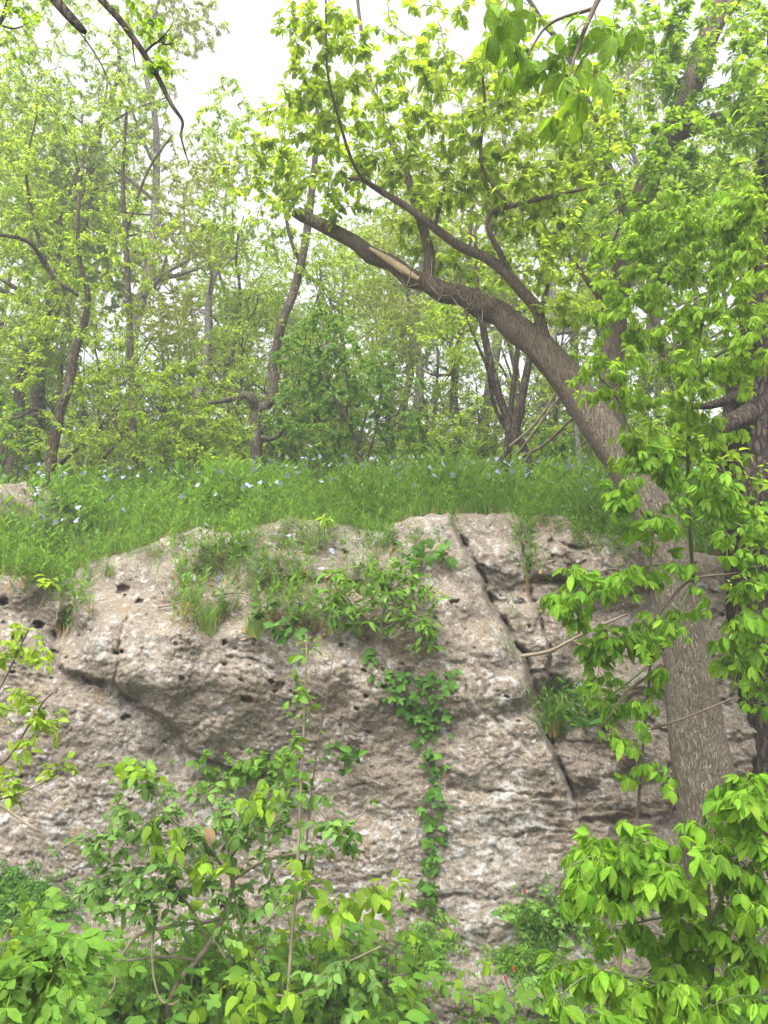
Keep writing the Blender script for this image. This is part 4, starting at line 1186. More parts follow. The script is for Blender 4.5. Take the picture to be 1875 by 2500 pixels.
# --- the wood beyond: three kinds of tree, each copied with its parts
def wood_tree(seed, h, leafmat, wood, lean, per, n_att, size, crown0=0.35, width=1.7):
    r = np.random.RandomState(seed)
    tr = [np.array([0, 0, -.3])]
    for k in range(1, 8):
        tr.append(np.array([lean * k / 7 * h * .12 + r.normal() * .10, r.normal() * .10, h * k / 7]))
    main = catmull(tr, np.linspace(.13, .02, 8) * (h / 9))
    limbs = [main]
    for k in range(6):
        i = int(len(main[0]) * r.uniform(.3, .85)); p = main[0][i]; a = r.uniform(0, 6.28); l = r.uniform(.9, 1.8)
        e = p + np.array([math.cos(a) * l, math.sin(a) * l, r.uniform(.5, 1.4)])
        limbs.append(catmull([p, (p + e) / 2 + r.normal(size=3) * .12, e], [main[1][i] * .55, main[1][i] * .4, .012], 4))
    att = []
    for k in range(9):
        z = h * r.uniform(crown0, 1.0); a = r.uniform(0, 6.28); d = width * r.uniform(.2, .9)
        att.append(ell(r, (math.cos(a) * d, math.sin(a) * d, z), (1.05, 1.05, .62), n_att))
    tw = grow(r, np.concatenate([l[0] for l in limbs]), np.concatenate([l[1] for l in limbs]), np.concatenate(att), .005, .02)
    out = []
    b = MB(); tube(b, *main, 9); out.append(('trunk', b.mesh('trunk', wood)))
    for P, R in limbs[1:]:
        b = MB(); tube(b, P, R, 6); out.append(('limb', b.mesh('limb', wood)))
    b = MB()
    for p, q in tw: tube(b, p, q, 3, False)
    out.append(('twigs', b.mesh('twigs', M['twig'])))
    P, D, Nn, Z = sprays(r, tw, per, size, .6, .75, .35, .7)
    b = MB(); leaf_bulk(b, r, 'tiny', P, D, Nn, Z); out.append(('crown', b.mesh('crown', leafmat)))
    return out
KINDS = [
    (wood_tree(1, 9.0, M['l_bg'], M['bark_brown'], 1, 18, 115, .075), 'tall brown-trunked green tree in the wood beyond the grassy top', 'green trees of the wood beyond'),
    (wood_tree(2, 11.0, M['l_bg2'], M['bark_pale'], -1, 27, 90, .075, .4), 'pale-barked yellow-green tree in the wood beyond the grassy top', 'pale trees of the wood beyond'),
    (wood_tree(3, 7.0, M['l_mid'], M['bark_brown'], .5, 21, 90, .072, .02, 1.7), 'low bushy tree leafy almost to the ground in the wood beyond the grassy top', 'bushy trees of the wood beyond'),
]
KINDS.append((wood_tree(4, 2.6, M['l_bg'], M['bark_brown'], .5, 16, 26, .062, .18, 1.0), 'feathery light green undershrub among the trunks behind the grassy top', 'undershrubs of the wood beyond'))
def place_wood(k, px, Y, sc, rz):
    parts, label, group = KINDS[k]
    t = thing('wood_tree', label, 'tree', gbase(px, Y), group)
    t.rotation_euler = (0, 0, rz); t.scale = (sc, sc, sc)
    for nm, me in parts:
        o = bpy.data.objects.new(nm, me); COL.objects.link(o); o.parent = t
        if nm in ('crown', 'twigs'): o['kind'] = 'stuff'
for i, (k, px, Y, sc) in enumerate([
        (0, 40, 14, 1.0), (1, 330, 15, 1.0), (0, 210, 19, 1.15), (2, 120, 17, .9), (1, 505, 21, .95), (2, 420, 18, .85), (0, 590, 17, .78), (2, 560, 24, 1.0), (0, 960, 17, .95), (1, 1155, 16, .95), (2, 800, 18, .8),
        (2, 1050, 19, .9), (0, 1260, 19, 1.1), (1, 900, 24, 1.05), (0, 1420, 16, 1.0), (2, 1350, 17, .9), (1, 1560, 18, 1.1), (0, 1700, 15, 1.05), (2, 1620, 16, 1.0), (2, 1800, 15, 1.0), (0, 1850, 19, 1.2), (0, -150, 18, 1.2), (2, -60, 15, .9),
        (2, 260, 26, 1.1), (2, 690, 27, 1.1), (2, 960, 28, 1.15), (2, 1200, 26, 1.1), (2, 1480, 25, 1.1), (1, 80, 24, 1.1), (1, 1080, 27, 1.2), (0, 760, 30, 1.1), (2, 360, 32, 1.3), (2, 860, 34, 1.3), (2, 1120, 35, 1.3), (2, 1350, 34, 1.3), (2, 600, 36, 1.3), (2, 130, 36, 1.4), (2, 1700, 30, 1.3), (2, 180, 13.5, .42), (2, 480, 14, .40), (2, 640, 15, .42), (2, 940, 14.5, .42), (2, 1180, 14, .36), (2, 1000, 16, .5), (2, 1480, 13.5, .45), (2, 1680, 13, .5), (2, 30, 13, .5), (2, 300, 16, .5), (2, 820, 13.5, .33), (2, 1330, 14.5, .4), (1, 420, 13, .62), (0, 560, 14, .6), (0, 690, 15, .62), (0, 860, 15.5, .72), (1, 980, 14, .66), (0, 1100, 13.5, .7), (0, -20, 12, .85), (1, 1300, 14, .75), (0, 1520, 13, .8), (2, 760, 14.5, .55), (2, 380, 15, .6), (2, 560, 16, .62), (2, 90, 15, .6), (2, 230, 17, .6), (0, 120, 12.5, .42), (0, 260, 12.8, .36), (0, 560, 13, .36), (0, 760, 13.2, .40), (0, 960, 13.5, .40), (0, 1130, 13, .38), (0, 1340, 13, .4), (0, 700, 15, .45), (0, 420, 14, .4), (0, 1480, 13, .42), (0, 860, 12.6, .3), (0, 1040, 15, .5), (0, 10, 12, .42), (0, 480, 19, .75), (0, 10, 13, 1.15), (0, -330, 14, 1.0), (2, -280, 16, 1.0), (0, -560, 16, 1.1), (2, -460, 19, 1.2), (0, 2060, 15, 1.1), (2, 2200, 17, 1.2), (0, 2400, 16, 1.1)]):
    if Y > 25 and i % 2: continue
    place_wood(k, px, Y, sc, i * 1.7)
r = np.random.RandomState(4242)
for i, px in enumerate(np.linspace(-60, 1640, 34)):
    place_wood(3, px + r.normal() * 18, r.uniform(11.4, 15.5), r.uniform(.55, 1.05), r.uniform(0, 6.28))
HAZE = 0.005

# ================================================================== SAPLINGS AND BRANCHES AT THE RIGHT
LS = [limb_pts([(1760, 2480, 6.5, 10), (1730, 2000, 6.42, 10), (1705, 1700, 6.36, 10), (1694, 1450, 6.1, 10), (1682, 1250, 5.5, 10), (1680, 1100, 5.1, 10), (1692, 960, 4.95, 10), (1712, 800, 4.9, 9), (1760, 640, 4.9, 7), (1800, 500, 4.9, 5)]),
      limb_pts([(1700, 900, 4.9, 10), (1780, 850, 4.7, 9), (1850, 820, 4.6, 8), (1930, 800, 4.5, 7)]),
      limb_pts([(1680, 1120, 5.15, 8), (1560, 1080, 4.8, 7), (1500, 960, 4.7, 6), (1440, 905, 4.6, 5)]),
      limb_pts([(1690, 1400, 6.0, 7), (1600, 1380, 5.3, 6), (1450, 1420, 4.8, 5)]),
      limb_pts([(1692, 1420, 6.05, 7), (1600, 1600, 5.4, 5), (1490, 1700, 4.9, 5)]),
      limb_pts([(1682, 1250, 5.5, 7), (1740, 1260, 5.0, 6), (1830, 1290, 4.7, 6)])]
AS = CL(201, (1640, 760, 190, 150, 5.0, .5, 52), (1780, 560, 130, 150, 4.9, .5, 44), (1780, 880, 130, 130, 4.7, .4, 34), (1500, 920, 110, 70, 4.7, .3, 15), (1560, 1090, 90, 70, 4.8, .3, 16), (1600, 560, 170, 100, 5.0, .4, 34), (1500, 680, 110, 110, 5.2, .4, 22),
        (1640, 960, 110, 100, 4.8, .3, 22), (1830, 700, 80, 120, 4.6, .3, 16), (1740, 1060, 100, 60, 4.8, .3, 12))
plant('sapling', 'tall green-stemmed sapling in front of the leaning trunk, crown filling the upper right', 'sapling', at(1760, 2480, 6.5), LS, AS, 'palm_low', M['l_mid'], 11, 0.067, M['twig_green'], seed=41, parts=300, span=.4, droop=.35, mass='foliage', twig=M['twig_green'], rmax=.012, rtip=.002)
LS2 = [limb_pts([(1500, 2440, 5.0, 9), (1545, 2100, 5.0, 8), (1572, 1800, 4.95, 7), (1588, 1600, 4.9, 7), (1585, 1420, 4.8, 6), (1600, 1250, 4.7, 4)]),
       limb_pts([(1586, 1440, 4.8, 5), (1500, 1390, 4.6, 5), (1420, 1420, 4.5, 5), (1370, 1450, 4.5, 4)]),
       limb_pts([(1598, 1640, 4.9, 7), (1530, 1690, 4.8, 6), (1480, 1760, 4.8, 4)]),
       limb_pts([(1594, 1520, 4.85, 7), (1680, 1420, 4.7, 6), (1790, 1400, 4.6, 5), (1860, 1380, 4.5, 4)]),
       limb_pts([(1590, 1780, 4.9, 7), (1680, 1750, 4.8, 6), (1800, 1700, 4.7, 4)]), 
       limb_pts([(1600, 1300, 4.75, 7), (1560, 1240, 4.6, 5), (1530, 1170, 4.6, 4)])]
AS2 = CL(202, (1410, 1440, 90, 60, 4.5, .25, 12), (1500, 1400, 80, 40, 4.6, .25, 8), (1560, 1530, 110, 50, 4.7, .25, 11), (1620, 1290, 80, 60, 4.7, .25, 9), (1540, 1200, 60, 60, 4.6, .2, 8), (1480, 1680, 70, 50, 4.8, .2, 7), (1540, 1760, 70, 60, 4.8, .2, 8), (1590, 1880, 70, 40, 4.8, .2, 4),
         (1820, 1350, 90, 90, 4.6, .3, 15), (1840, 1480, 70, 60, 4.6, .3, 9), (1830, 1640, 80, 100, 4.7, .3, 12), (1700, 1500, 60, 40, 4.7, .2, 4), (1600, 1640, 60, 40, 4.8, .2, 4), (1800, 1230, 80, 60, 4.8, .3, 14), (1700, 1180, 70, 50, 4.7, .2, 9), (1600, 1130, 70, 50, 4.7, .2, 9), (1830, 1560, 60, 60, 4.7, .25, 10), (1640, 1390, 60, 40, 4.7, .2, 6), (1500, 1560, 70, 40, 4.7, .2, 6))
plant('sapling', 'thin sapling with hanging leaf fans crossing in front of the big grey trunk', 'sapling', at(1500, 2440, 5.0), LS2, AS2, 'palm', M['l_hick'], 5.5, 0.088, M['twig'], seed=42, parts=300, span=.3, droop=.4, twig=M['twig_green'], rmax=.01, rtip=.002)
LS3 = [limb_pts([(1760, 2900, 3.7, 22), (1740, 2500, 3.6, 18), (1730, 2250, 3.5, 14), (1720, 2050, 3.45, 10), (1720, 1980, 3.4, 7)]),
       limb_pts([(1735, 2330, 3.5, 10), (1600, 2180, 3.35, 8), (1480, 2090, 3.2, 6), (1400, 2110, 3.1, 4)]),
       limb_pts([(1732, 2260, 3.5, 9), (1800, 2100, 3.4, 7), (1850, 1980, 3.35, 5)]),
       limb_pts([(1740, 2480, 3.6, 10), (1600, 2400, 3.3, 8), (1450, 2380, 3.1, 6), (1380, 2420, 3.0, 4)]),
       limb_pts([(1738, 2430, 3.55, 9), (1820, 2330, 3.4, 6), (1880, 2260, 3.4, 5)]),
       limb_pts([(1732, 2280, 3.5, 8), (1640, 2240, 3.5, 6), (1520, 2260, 3.5, 4)])]
AS3 = CL(203, (1480, 2110, 90, 65, 3.2, .25, 19), (1620, 2100, 110, 70, 3.3, .25, 18), (1430, 2180, 70, 40, 3.15, .2, 7), (1800, 2010, 100, 110, 3.35, .25, 20), (1830, 2180, 80, 90, 3.4, .25, 14), (1450, 2420, 110, 70, 3.1, .25, 14), (1600, 2420, 110, 80, 3.3, .25, 15),
         (1820, 2360, 90, 100, 3.4, .25, 15), (1560, 2270, 110, 50, 3.5, .25, 9), (1540, 2030, 60, 40, 3.4, .2, 5), (1700, 2300, 60, 70, 3.5, .2, 6), (1850, 1920, 60, 60, 3.4, .2, 6))
plant('sapling', 'bright yellow-green sapling with large drooping leaf fans in the lower right corner', 'sapling', at(1760, 2900, 3.7), LS3, AS3, 'palm', M['l_hick'], 8.5, 0.075, M['twig_green'], seed=43, parts=300, span=.25, droop=.4, twig=M['twig_green'], rmax=.01, rtip=.0018)
LO = [limb_pts([(1700, -500, 3.4, 40), (1560, -200, 3.3, 26), (1450, 20, 3.2, 15), (1400, 150, 3.15, 9), (1385, 230, 3.1, 5)]),
      limb_pts([(1560, -200, 3.3, 20), (1350, -120, 3.1, 13), (1250, -20, 3.0, 6)]), limb_pts([(1450, 20, 3.2, 11), (1340, 60, 3.3, 8), (1280, 150, 3.3, 5)])]
AO = CL(204, (1240, 20, 70, 40, 3.0, .2, 6), (1400, 220, 70, 50, 3.1, .2, 7), (1330, 110, 110, 70, 3.25, .2, 8), (1480, 90, 90, 80, 3.2, .2, 5))
plant('overhanging_branch', 'bough with large hanging leaves reaching in from the top right', 'branch', at(1700, -500, 3.4), LO, AO, 'palm', M['l_hang'], 3.6, 0.122, M['twig'], seed=44, parts=120, span=.25, droop=.6, limb_names=['bough', 'limb', 'limb'], rmax=.01, rtip=.002)
LB = [limb_pts([(120, -300, 3.6, 34), (210, -60, 3.5, 24), (249, 0, 3.5, 20), (295, 51, 3.5, 19), (351, 130, 3.5, 17), (385, 187, 3.5, 15), (419, 255, 3.5, 12), (445, 295, 3.5, 9), (442, 329, 3.5, 6), (450, 365, 3.5, 5), (462, 402, 3.5, 2.5)]),
      limb_pts([(351, 130, 3.5, 7), (385, 102, 3.45, 6), (405, 108, 3.45, 5), (425, 105, 3.45, 3)]), limb_pts([(380, 106, 3.45, 5), (400, 88, 3.4, 4), (421, 60, 3.4, 2.5)]), limb_pts([(323, 95, 3.5, 6), (326, 130, 3.5, 4), (332, 166, 3.5, 2)])]
AB = CL(205, (385, 60, 45, 50, 3.5, .15, 16), (395, 150, 40, 40, 3.5, .15, 10), (300, 10, 60, 30, 3.5, .15, 8))
plant('overhanging_branch', 'dark tapering bough hanging from the top left against the white sky', 'branch', at(120, -300, 3.6), LB, AB, 'oval', M['l_mid'], 6, 0.045, M['bark_dark'], seed=45, parts=100, span=.12, limb_names=['bough', 'limb', 'limb', 'limb'], rmax=.006, rtip=.001)
P, R = limb_pts([(20, -250, 3.2, 40), (100, -60, 3.2, 34), (136, 0, 3.2, 30), (170, 40, 3.2, 28), (195, 66, 3.2, 24), (207, 78, 3.2, 15)])
b = MB(); tube(b, P, R, 12, True, bark_rough(3)); tag(b.build('broken_branch', M['bark_dark']), 'short dark broken branch stub pointing down at the top left edge', 'branch')
LB2 = [limb_pts([(60, -120, 4.2, 18), (22, 0, 4.2, 14), (0, 55, 4.2, 12), (-60, 150, 4.2, 10)]), limb_pts([(0, 60, 4.2, 7), (30, 70, 4.2, 5), (55, 64, 4.2, 3)])]
plant('overhanging_branch', 'thin bare bough with few leaves in the top left corner', 'branch', at(60, -120, 4.2), LB2, CL(206, (60, 40, 70, 40, 4.2, .2, 16), (30, 110, 60, 40, 4.3, .2, 8)), 'oval', M['l_mid'], 5, 0.05, M['bark_dark'], seed=46, parts=60, span=.15, limb_names=['bough', 'limb'], rmax=.006, rtip=.001)
# yellow flowering tree top behind the dark bough
LY = [limb_pts([(330, 1190, 11.5, 20), (320, 900, 11.3, 18), (310, 640, 11, 15), (300, 440, 10.8, 11), (310, 260, 10.6, 8)]), limb_pts([(310, 560, 11, 9), (360, 420, 10.8, 7), (420, 330, 10.6, 5)])]
plant('yellow_tree', 'yellow-green flowering treetop behind the dark bough at upper left', 'tree', gbase(330, 11.5), LY, CL(207, (310, 250, 80, 70, 10.6, .5, 36), (380, 210, 60, 60, 10.7, .5, 20), (320, 360, 70, 60, 10.8, .5, 26), (480, 340, 50, 40, 10.9, .4, 8)), 'small', M['l_lime'], 12, .075, M['bark_brown'], seed=47, parts=0, mass='crown', twig=M['twig_green'])

# ================================================================== FOREGROUND PLANTS AT THE LEFT AND BELOW
LL = [limb_pts([(-160, 2060, 2.9, 8), (-40, 1900, 2.85, 7), (20, 1850, 2.8, 6), (70, 1770, 2.8, 5), (105, 1715, 2.8, 4), (130, 1690, 2.8, 2.5)]), limb_pts([(-100, 1850, 2.7, 6), (0, 1680, 2.7, 5), (57, 1563, 2.7, 4), (108, 1460, 2.75, 3), (125, 1410, 2.8, 2)]), limb_pts([(-100, 1980, 2.8, 6), (40, 1940, 2.8, 4), (130, 1900, 2.8, 3)])]
plant('lime_branch', 'sprig of small lime-green leaves reaching in from the left edge', 'branch', at(-160, 2060, 2.9), LL, CL(208, (40, 1570, 50, 55, 2.7, .13, 16), (95, 1600, 40, 25, 2.7, .13, 9), (40, 1720, 50, 40, 2.8, .13, 16), (120, 1745, 40, 30, 2.8, .13, 10), (110, 1800, 50, 20, 2.8, .13, 5), (30, 1860, 50, 40, 2.8, .13, 10), (140, 1880, 40, 30, 2.8, .13, 5), (130, 1420, 30, 30, 2.8, .06, 5), (30, 1930, 60, 30, 2.8, .13, 9)),
      'oval', M['l_lime'], 6, .035, M['twig'], seed=51, parts=300, span=.14, droop=.25, limb_names=['stem'] * 3, sides=5, rmax=.004, rtip=.001, twig=M['twig_green'])
LA = [limb_pts([(-120, 2900, 2.6, 12), (-20, 2600, 2.6, 10), (40, 2420, 2.6, 8), (70, 2300, 2.6, 5)]), limb_pts([(20, 2470, 2.6, 6), (110, 2400, 2.55, 4), (150, 2330, 2.5, 3)]), limb_pts([(30, 2440, 2.6, 6), (-20, 2350, 2.55, 4)])]
plant('ash_seedling', 'seedling with large feathered leaves in the lower left corner', 'seedling', at(-120, 2900, 2.6), LA, CL(209, (90, 2310, 70, 40, 2.55, .12, 7), (60, 2400, 80, 40, 2.5, .12, 6), (-10, 2330, 60, 50, 2.6, .12, 5), (130, 2380, 50, 40, 2.5, .1, 4)), 'pinnate', M['l_bush'], 3.4, .125, M['twig_green'], seed=52, parts=100, span=.12, droop=.2, limb_names=['stem'] * 3, twig=M['twig_green'], rmax=.005, rtip=.001)

rng = np.random.RandomState(88)
def on_low(px, Y):
    x = (px - 937.5) / F * Y
    return np.array([x, Y, float(low_z(x, Y)) - .03])
LSB = [limb_pts([(425, 2560, 4.9, 13), (408, 2469, 4.9, 13), (442, 2389, 4.9, 13), (482, 2344, 4.9, 14), (527, 2276, 4.9, 14), (567, 2168, 4.9, 12), (561, 2083, 4.9, 9), (548, 2010, 4.9, 6), (552, 1960, 4.9, 4)]),
       limb_pts([(540, 2240, 4.9, 9), (500, 2252, 4.8, 8), (431, 2259, 4.7, 8), (340, 2282, 4.65, 7), (300, 2330, 4.6, 6), (283, 2367, 4.6, 6), (278, 2412, 4.6, 5), (240, 2470, 4.6, 4)]),
       limb_pts([(374, 2276, 4.7, 6), (371, 2327, 4.6, 6), (376, 2390, 4.55, 5), (392, 2440, 4.55, 5), (419, 2452, 4.55, 4), (440, 2440, 4.55, 3)]),
       limb_pts([(510, 2300, 4.9, 7), (480, 2240, 4.85, 6), (440, 2180, 4.8, 6), (420, 2140, 4.8, 5)]),
       limb_pts([(555, 2130, 4.9, 7), (493, 2055, 4.8, 6), (431, 2010, 4.7, 6), (385, 1930, 4.7, 5), (351, 1868, 4.7, 4), (323, 1811, 4.7, 3)]),
       limb_pts([(566, 2150, 4.9, 8), (620, 2115, 4.8, 7), (669, 2095, 4.7, 7), (740, 2080, 4.6, 6), (793, 2072, 4.55, 5), (840, 2030, 4.5, 4), (884, 1987, 4.5, 3), (900, 1960, 4.5, 2)]),
       limb_pts([(545, 2225, 4.9, 7), (601, 2208, 4.8, 6), (629, 2253, 4.75, 5), (640, 2310, 4.75, 4)]),
       limb_pts([(520, 2290, 4.9, 6), (600, 2400, 4.7, 5), (720, 2430, 4.6, 5), (830, 2360, 4.5, 4), (930, 2310, 4.4, 3)]),
       limb_pts([(482, 2344, 4.9, 7), (400, 2335, 4.8, 6), (300, 2345, 4.7, 5), (190, 2330, 4.6, 4)]),
       limb_pts([(560, 2100, 4.9, 6), (620, 2010, 4.75, 5), (665, 1950, 4.7, 4), (690, 1910, 4.7, 3)])]
plant('honeysuckle_bush', 'straggling bush with arching bare stems and oval leaves below the overhang', 'bush', at(425, 2560, 4.9), LSB,
      CL(210, (370, 1900, 104, 75, 4.7, .3, 20), (300, 1990, 78, 75, 4.7, .3, 13), (400, 2080, 117, 75, 4.7, .3, 27), (600, 1960, 104, 75, 4.7, .3, 23), (540, 2060, 117, 75, 4.8, .3, 28), (660, 2050, 104, 62, 4.7, .3, 20), (820, 2010, 104, 75, 4.5, .3, 23), (450, 2180, 143, 62, 4.7, .3, 27), (320, 2180, 104, 62, 4.6, .3, 18),
         (700, 2140, 78, 62, 4.6, .3, 11), (600, 2220, 104, 62, 4.7, .3, 13), (250, 2070, 78, 62, 4.7, .3, 13), (830, 2380, 117, 75, 4.45, .3, 20), (700, 2420, 91, 62, 4.6, .3, 13), (240, 2160, 78, 62, 4.7, .3, 13), (480, 1960, 78, 62, 4.7, .3, 11)),
      'ovate', M['l_blue'], 6.8, .062, M['twig_pale'], seed=53, parts=300, span=.3, droop=.35, limb_names=['stem'] * 10, sides=6, rmax=.007, rtip=.0014, twig=M['twig_pale'])
plant('green_vine', 'light green broad-leaved climber mixed into the bush below the overhang', 'climber', at(640, 2560, 4.6),
      [limb_pts([(640, 2560, 4.6, 5), (600, 2300, 4.6, 5), (560, 2100, 4.55, 4), (620, 1940, 4.5, 3), (650, 1900, 4.5, 2)]), limb_pts([(575, 2150, 4.55, 4), (450, 2040, 4.5, 3), (330, 1890, 4.5, 2)]), limb_pts([(600, 2300, 4.6, 4), (720, 2200, 4.5, 3), (840, 2200, 4.5, 2)])],
      CL(211, (330, 1890, 60, 40, 4.5, .2, 8), (620, 1950, 60, 50, 4.5, .2, 12), (490, 2110, 70, 30, 4.5, .2, 8), (380, 2060, 70, 40, 4.5, .2, 8), (720, 2130, 50, 40, 4.5, .2, 6), (820, 2190, 50, 60, 4.5, .2, 12), (930, 2180, 60, 50, 4.6, .2, 12), (640, 2440, 90, 40, 4.3, .2, 12)), 'ovate', M['l_mid'], 3.6, .082, M['twig_green'], seed=54, parts=120, span=.2, droop=.5, limb_names=['stem'] * 3, sides=5, rmax=.005, rtip=.0012, twig=M['twig_green'])
LT = [limb_pts([(694, 2520, 4.5, 10), (703, 2423, 4.5, 9), (712, 2299, 4.5, 8), (728, 2083, 4.5, 7), (735, 1913, 4.5, 6), (742, 1767, 4.5, 5), (748, 1597, 4.5, 4), (748, 1550, 4.5, 2)])]
At = np.array([at(743 + rng.normal() * 26, y, 4.5 + rng.normal() * .06) for y in np.linspace(1560, 1960, 34)])
plant('slender_sapling', 'slender straight sapling with paired leaves standing in front of the rock', 'sapling', at(700, 2520, 4.5), LT, At, 'oval', M['l_bush'], 3.2, .066, M['twig_pale'], seed=55, parts=120, span=.1, droop=.2, rmax=.004, rtip=.001, twig=M['twig_green'])
plant('bare_stem', 'thin pale leafless stem standing just right of the slender sapling', 'dead stem', at(735, 2200, 4.7), [limb_pts([(735, 2200, 4.7, 4), (765, 1897, 4.7, 4), (795, 1720, 4.7, 3), (815, 1590, 4.7, 2)])], [], 'oval', M['l_mid'], 1, .1, M['twig'], sides=5, limb_names=['stem'])
b = MB(); bl = MB(); v, fs, uv = t_leaf(5, .3, .8, .3); R_ = np.array(Matrix.Rotation(1.1, 3, 'Y') @ Matrix.Rotation(.8, 3, 'X'))
bl.add(v @ R_.T * .11 + at(500, 2020, 4.45), fs, uv)
tag(bl.build('dead_leaf', M['dead']), 'curled brown dead leaf caught in the bush below the overhang', 'leaf')

# climbers and weeds in the pocket under the seep, fern cushions
def rock_leaves(name, label, cat, spots, kind, mat, size, seed, stem=None, down=0.6, parts=300, lift=.05, twig=None, group=None, outn=1.0):
    r = np.random.RandomState(seed)
    p0 = on_rock(*spots[0])
    root = thing(name, label, cat, p0, group)
    P, D, Nn, Z = [], [], [], []
    for (x, y) in spots:
        p = on_rock(x, y, lift * r.uniform(.4, 1.5))
        a = r.normal() * .8
        P.append(p); D.append((math.sin(a), -.35 * r.uniform(.2, 1.5), -math.cos(a) * down + (1 - down) * .5)); Nn.append((r.normal() * .55, -outn, .45 + r.normal() * .5)); Z.append(size * r.uniform(.55, 1.25))
    P, D, Nn, Z = map(np.array, (P, D, Nn, Z))
    if stem is not None:
        for st in stem:
            sp_ = [on_rock(x, y, .015) for x, y in st]
            Pt, Rt = catmull(sp_, np.linspace(.006, .002, len(sp_)), 3)
            b = MB(); tube(b, Pt, Rt, 5); b.build('stem', twig or M['twig'], root)
    k = min(parts, len(P))
    leaf_parts(root, r, kind, mat, P[:k], D[:k], Nn[:k], Z[:k])
    if k < len(P):
        b = MB(); leaf_bulk(b, r, kind, P[k:], D[k:], Nn[k:], Z[k:]); o = b.build('foliage', mat, root); o['kind'] = 'stuff'
    return root
r = np.random.RandomState(61)
sp_ = [(r.uniform(940, 1110), r.uniform(1635, 1700)) for _ in range(52)] + [(1030 + r.normal() * 34, r.uniform(1690, 1770)) for _ in range(40)]
for y in np.linspace(1760, 2215, 100):
    sp_.append((1058 + 8 * math.sin(y / 60) + r.normal() * (19 if y < 2120 else 11) * (1.3 + math.sin(y / 31)) * .6, y + r.normal() * 12))
rock_leaves('ivy_vine', 'dark green lobed-leaf vine hanging straight down the middle of the rock', 'vine', sp_, 'lobed', M['l_deep'], .088, 62, stem=[[(1000, 1640), (1040, 1700), (1056, 1800), (1060, 1900), (1056, 2000), (1062, 2100), (1058, 2210)], [(1100, 1650), (1050, 1690), (1045, 1760)]])
sp_ = [(r.uniform(890, 960), 1600 + r.normal() * 14) for _ in range(10)]
rock_leaves('ivy_sprig', 'small sprig of dark lobed leaves on the rock above the hanging vine', 'vine', sp_, 'lobed', M['l_deep'], .08, 63, stem=[[(900, 1590), (930, 1600), (950, 1640)]])
sp_ = [(r.uniform(905, 950), 1650 + r.normal() * 10) for _ in range(7)]
rock_leaves('ivy_sprig', 'tiny clump of dark leaves on the rock just left of the hanging vine', 'vine', sp_, 'lobed', M['l_deep'], .07, 64, stem=[[(910, 1650), (940, 1655)]])
sp_ = [(r.uniform(985, 1110), 1350 + r.normal() * 22) for _ in range(26)]
rock_leaves('maple_seedling', 'lobed-leaf seedling at the top of the leaning slab', 'seedling', sp_, 'lobed', M['l_deep'], .12, 65, stem=[[(1020, 1385), (1040, 1350), (1080, 1335)]], down=.2, lift=.12)
for q, (cx, cy, rx_, ry_, n, sz, lb) in enumerate([(40, 2190, 100, 55, 420, .07, 'feathery green fern cushion on the rock foot at the left edge'), (1040, 2300, 50, 45, 120, .06, 'small fern cushion on the rock foot below the hanging vine'), (1310, 2235, 60, 45, 130, .06, 'small fern cushion on the rock foot right of the middle'), (1290, 2330, 80, 40, 150, .06, 'fern patch beside the red columbine flowers')]):
    sp_ = [(cx + r.normal() * rx_ * .55, cy + r.normal() * ry_ * .55) for _ in range(n)]
    rock_leaves('fern_cushion', lb, 'fern', sp_, 'pin_tiny', M['l_bush'] if q else M['l_deep'], sz * 1.5, 70 + q, down=.5, parts=0 if q else 120, lift=.05)
sp_ = [(r.uniform(330, 470), r.uniform(1840, 1960)) for _ in range(0)] + [(560 + r.normal() * 90, 1900 + r.normal() * 26) for _ in range(46)] + [(690 + r.normal() * 60, 1860 + r.normal() * 20) for _ in range(16)]
rock_leaves('creeper', 'sparse small-leaved creeper on the shaded rock under the overhang', 'creeper', sp_, 'tri', M['l_bush'], .075, 75, stem=[[(480, 1940), (540, 1900), (620, 1880), (700, 1850)]], down=.3, lift=.1)
sp_ = [(1350 + 150 * r.uniform() ** .8, 1775 - abs(r.normal()) * 55) for _ in range(110)]
rock_leaves('ledge_weed', 'dark green leafy weeds crowding the ledge right of the long crack', 'weeds', sp_, 'lance3', M['l_deep'], .10, 77, stem=[[(1360, 1790), (1380, 1740), (1390, 1690)], [(1430, 1790), (1440, 1740), (1450, 1700)]], down=.1, lift=.14)
sp_ = [(840 + r.normal() * 22, 1845 + r.normal() * 20) for _ in range(26)]
rock_leaves('leafy_sprig', 'dark glossy leafy sprig on the rock right of the slender sapling', 'sprig', sp_, 'oval', M['l_deep'], .085, 76, stem=[[(840, 1880), (842, 1850), (846, 1825)]], down=.2, lift=.12)

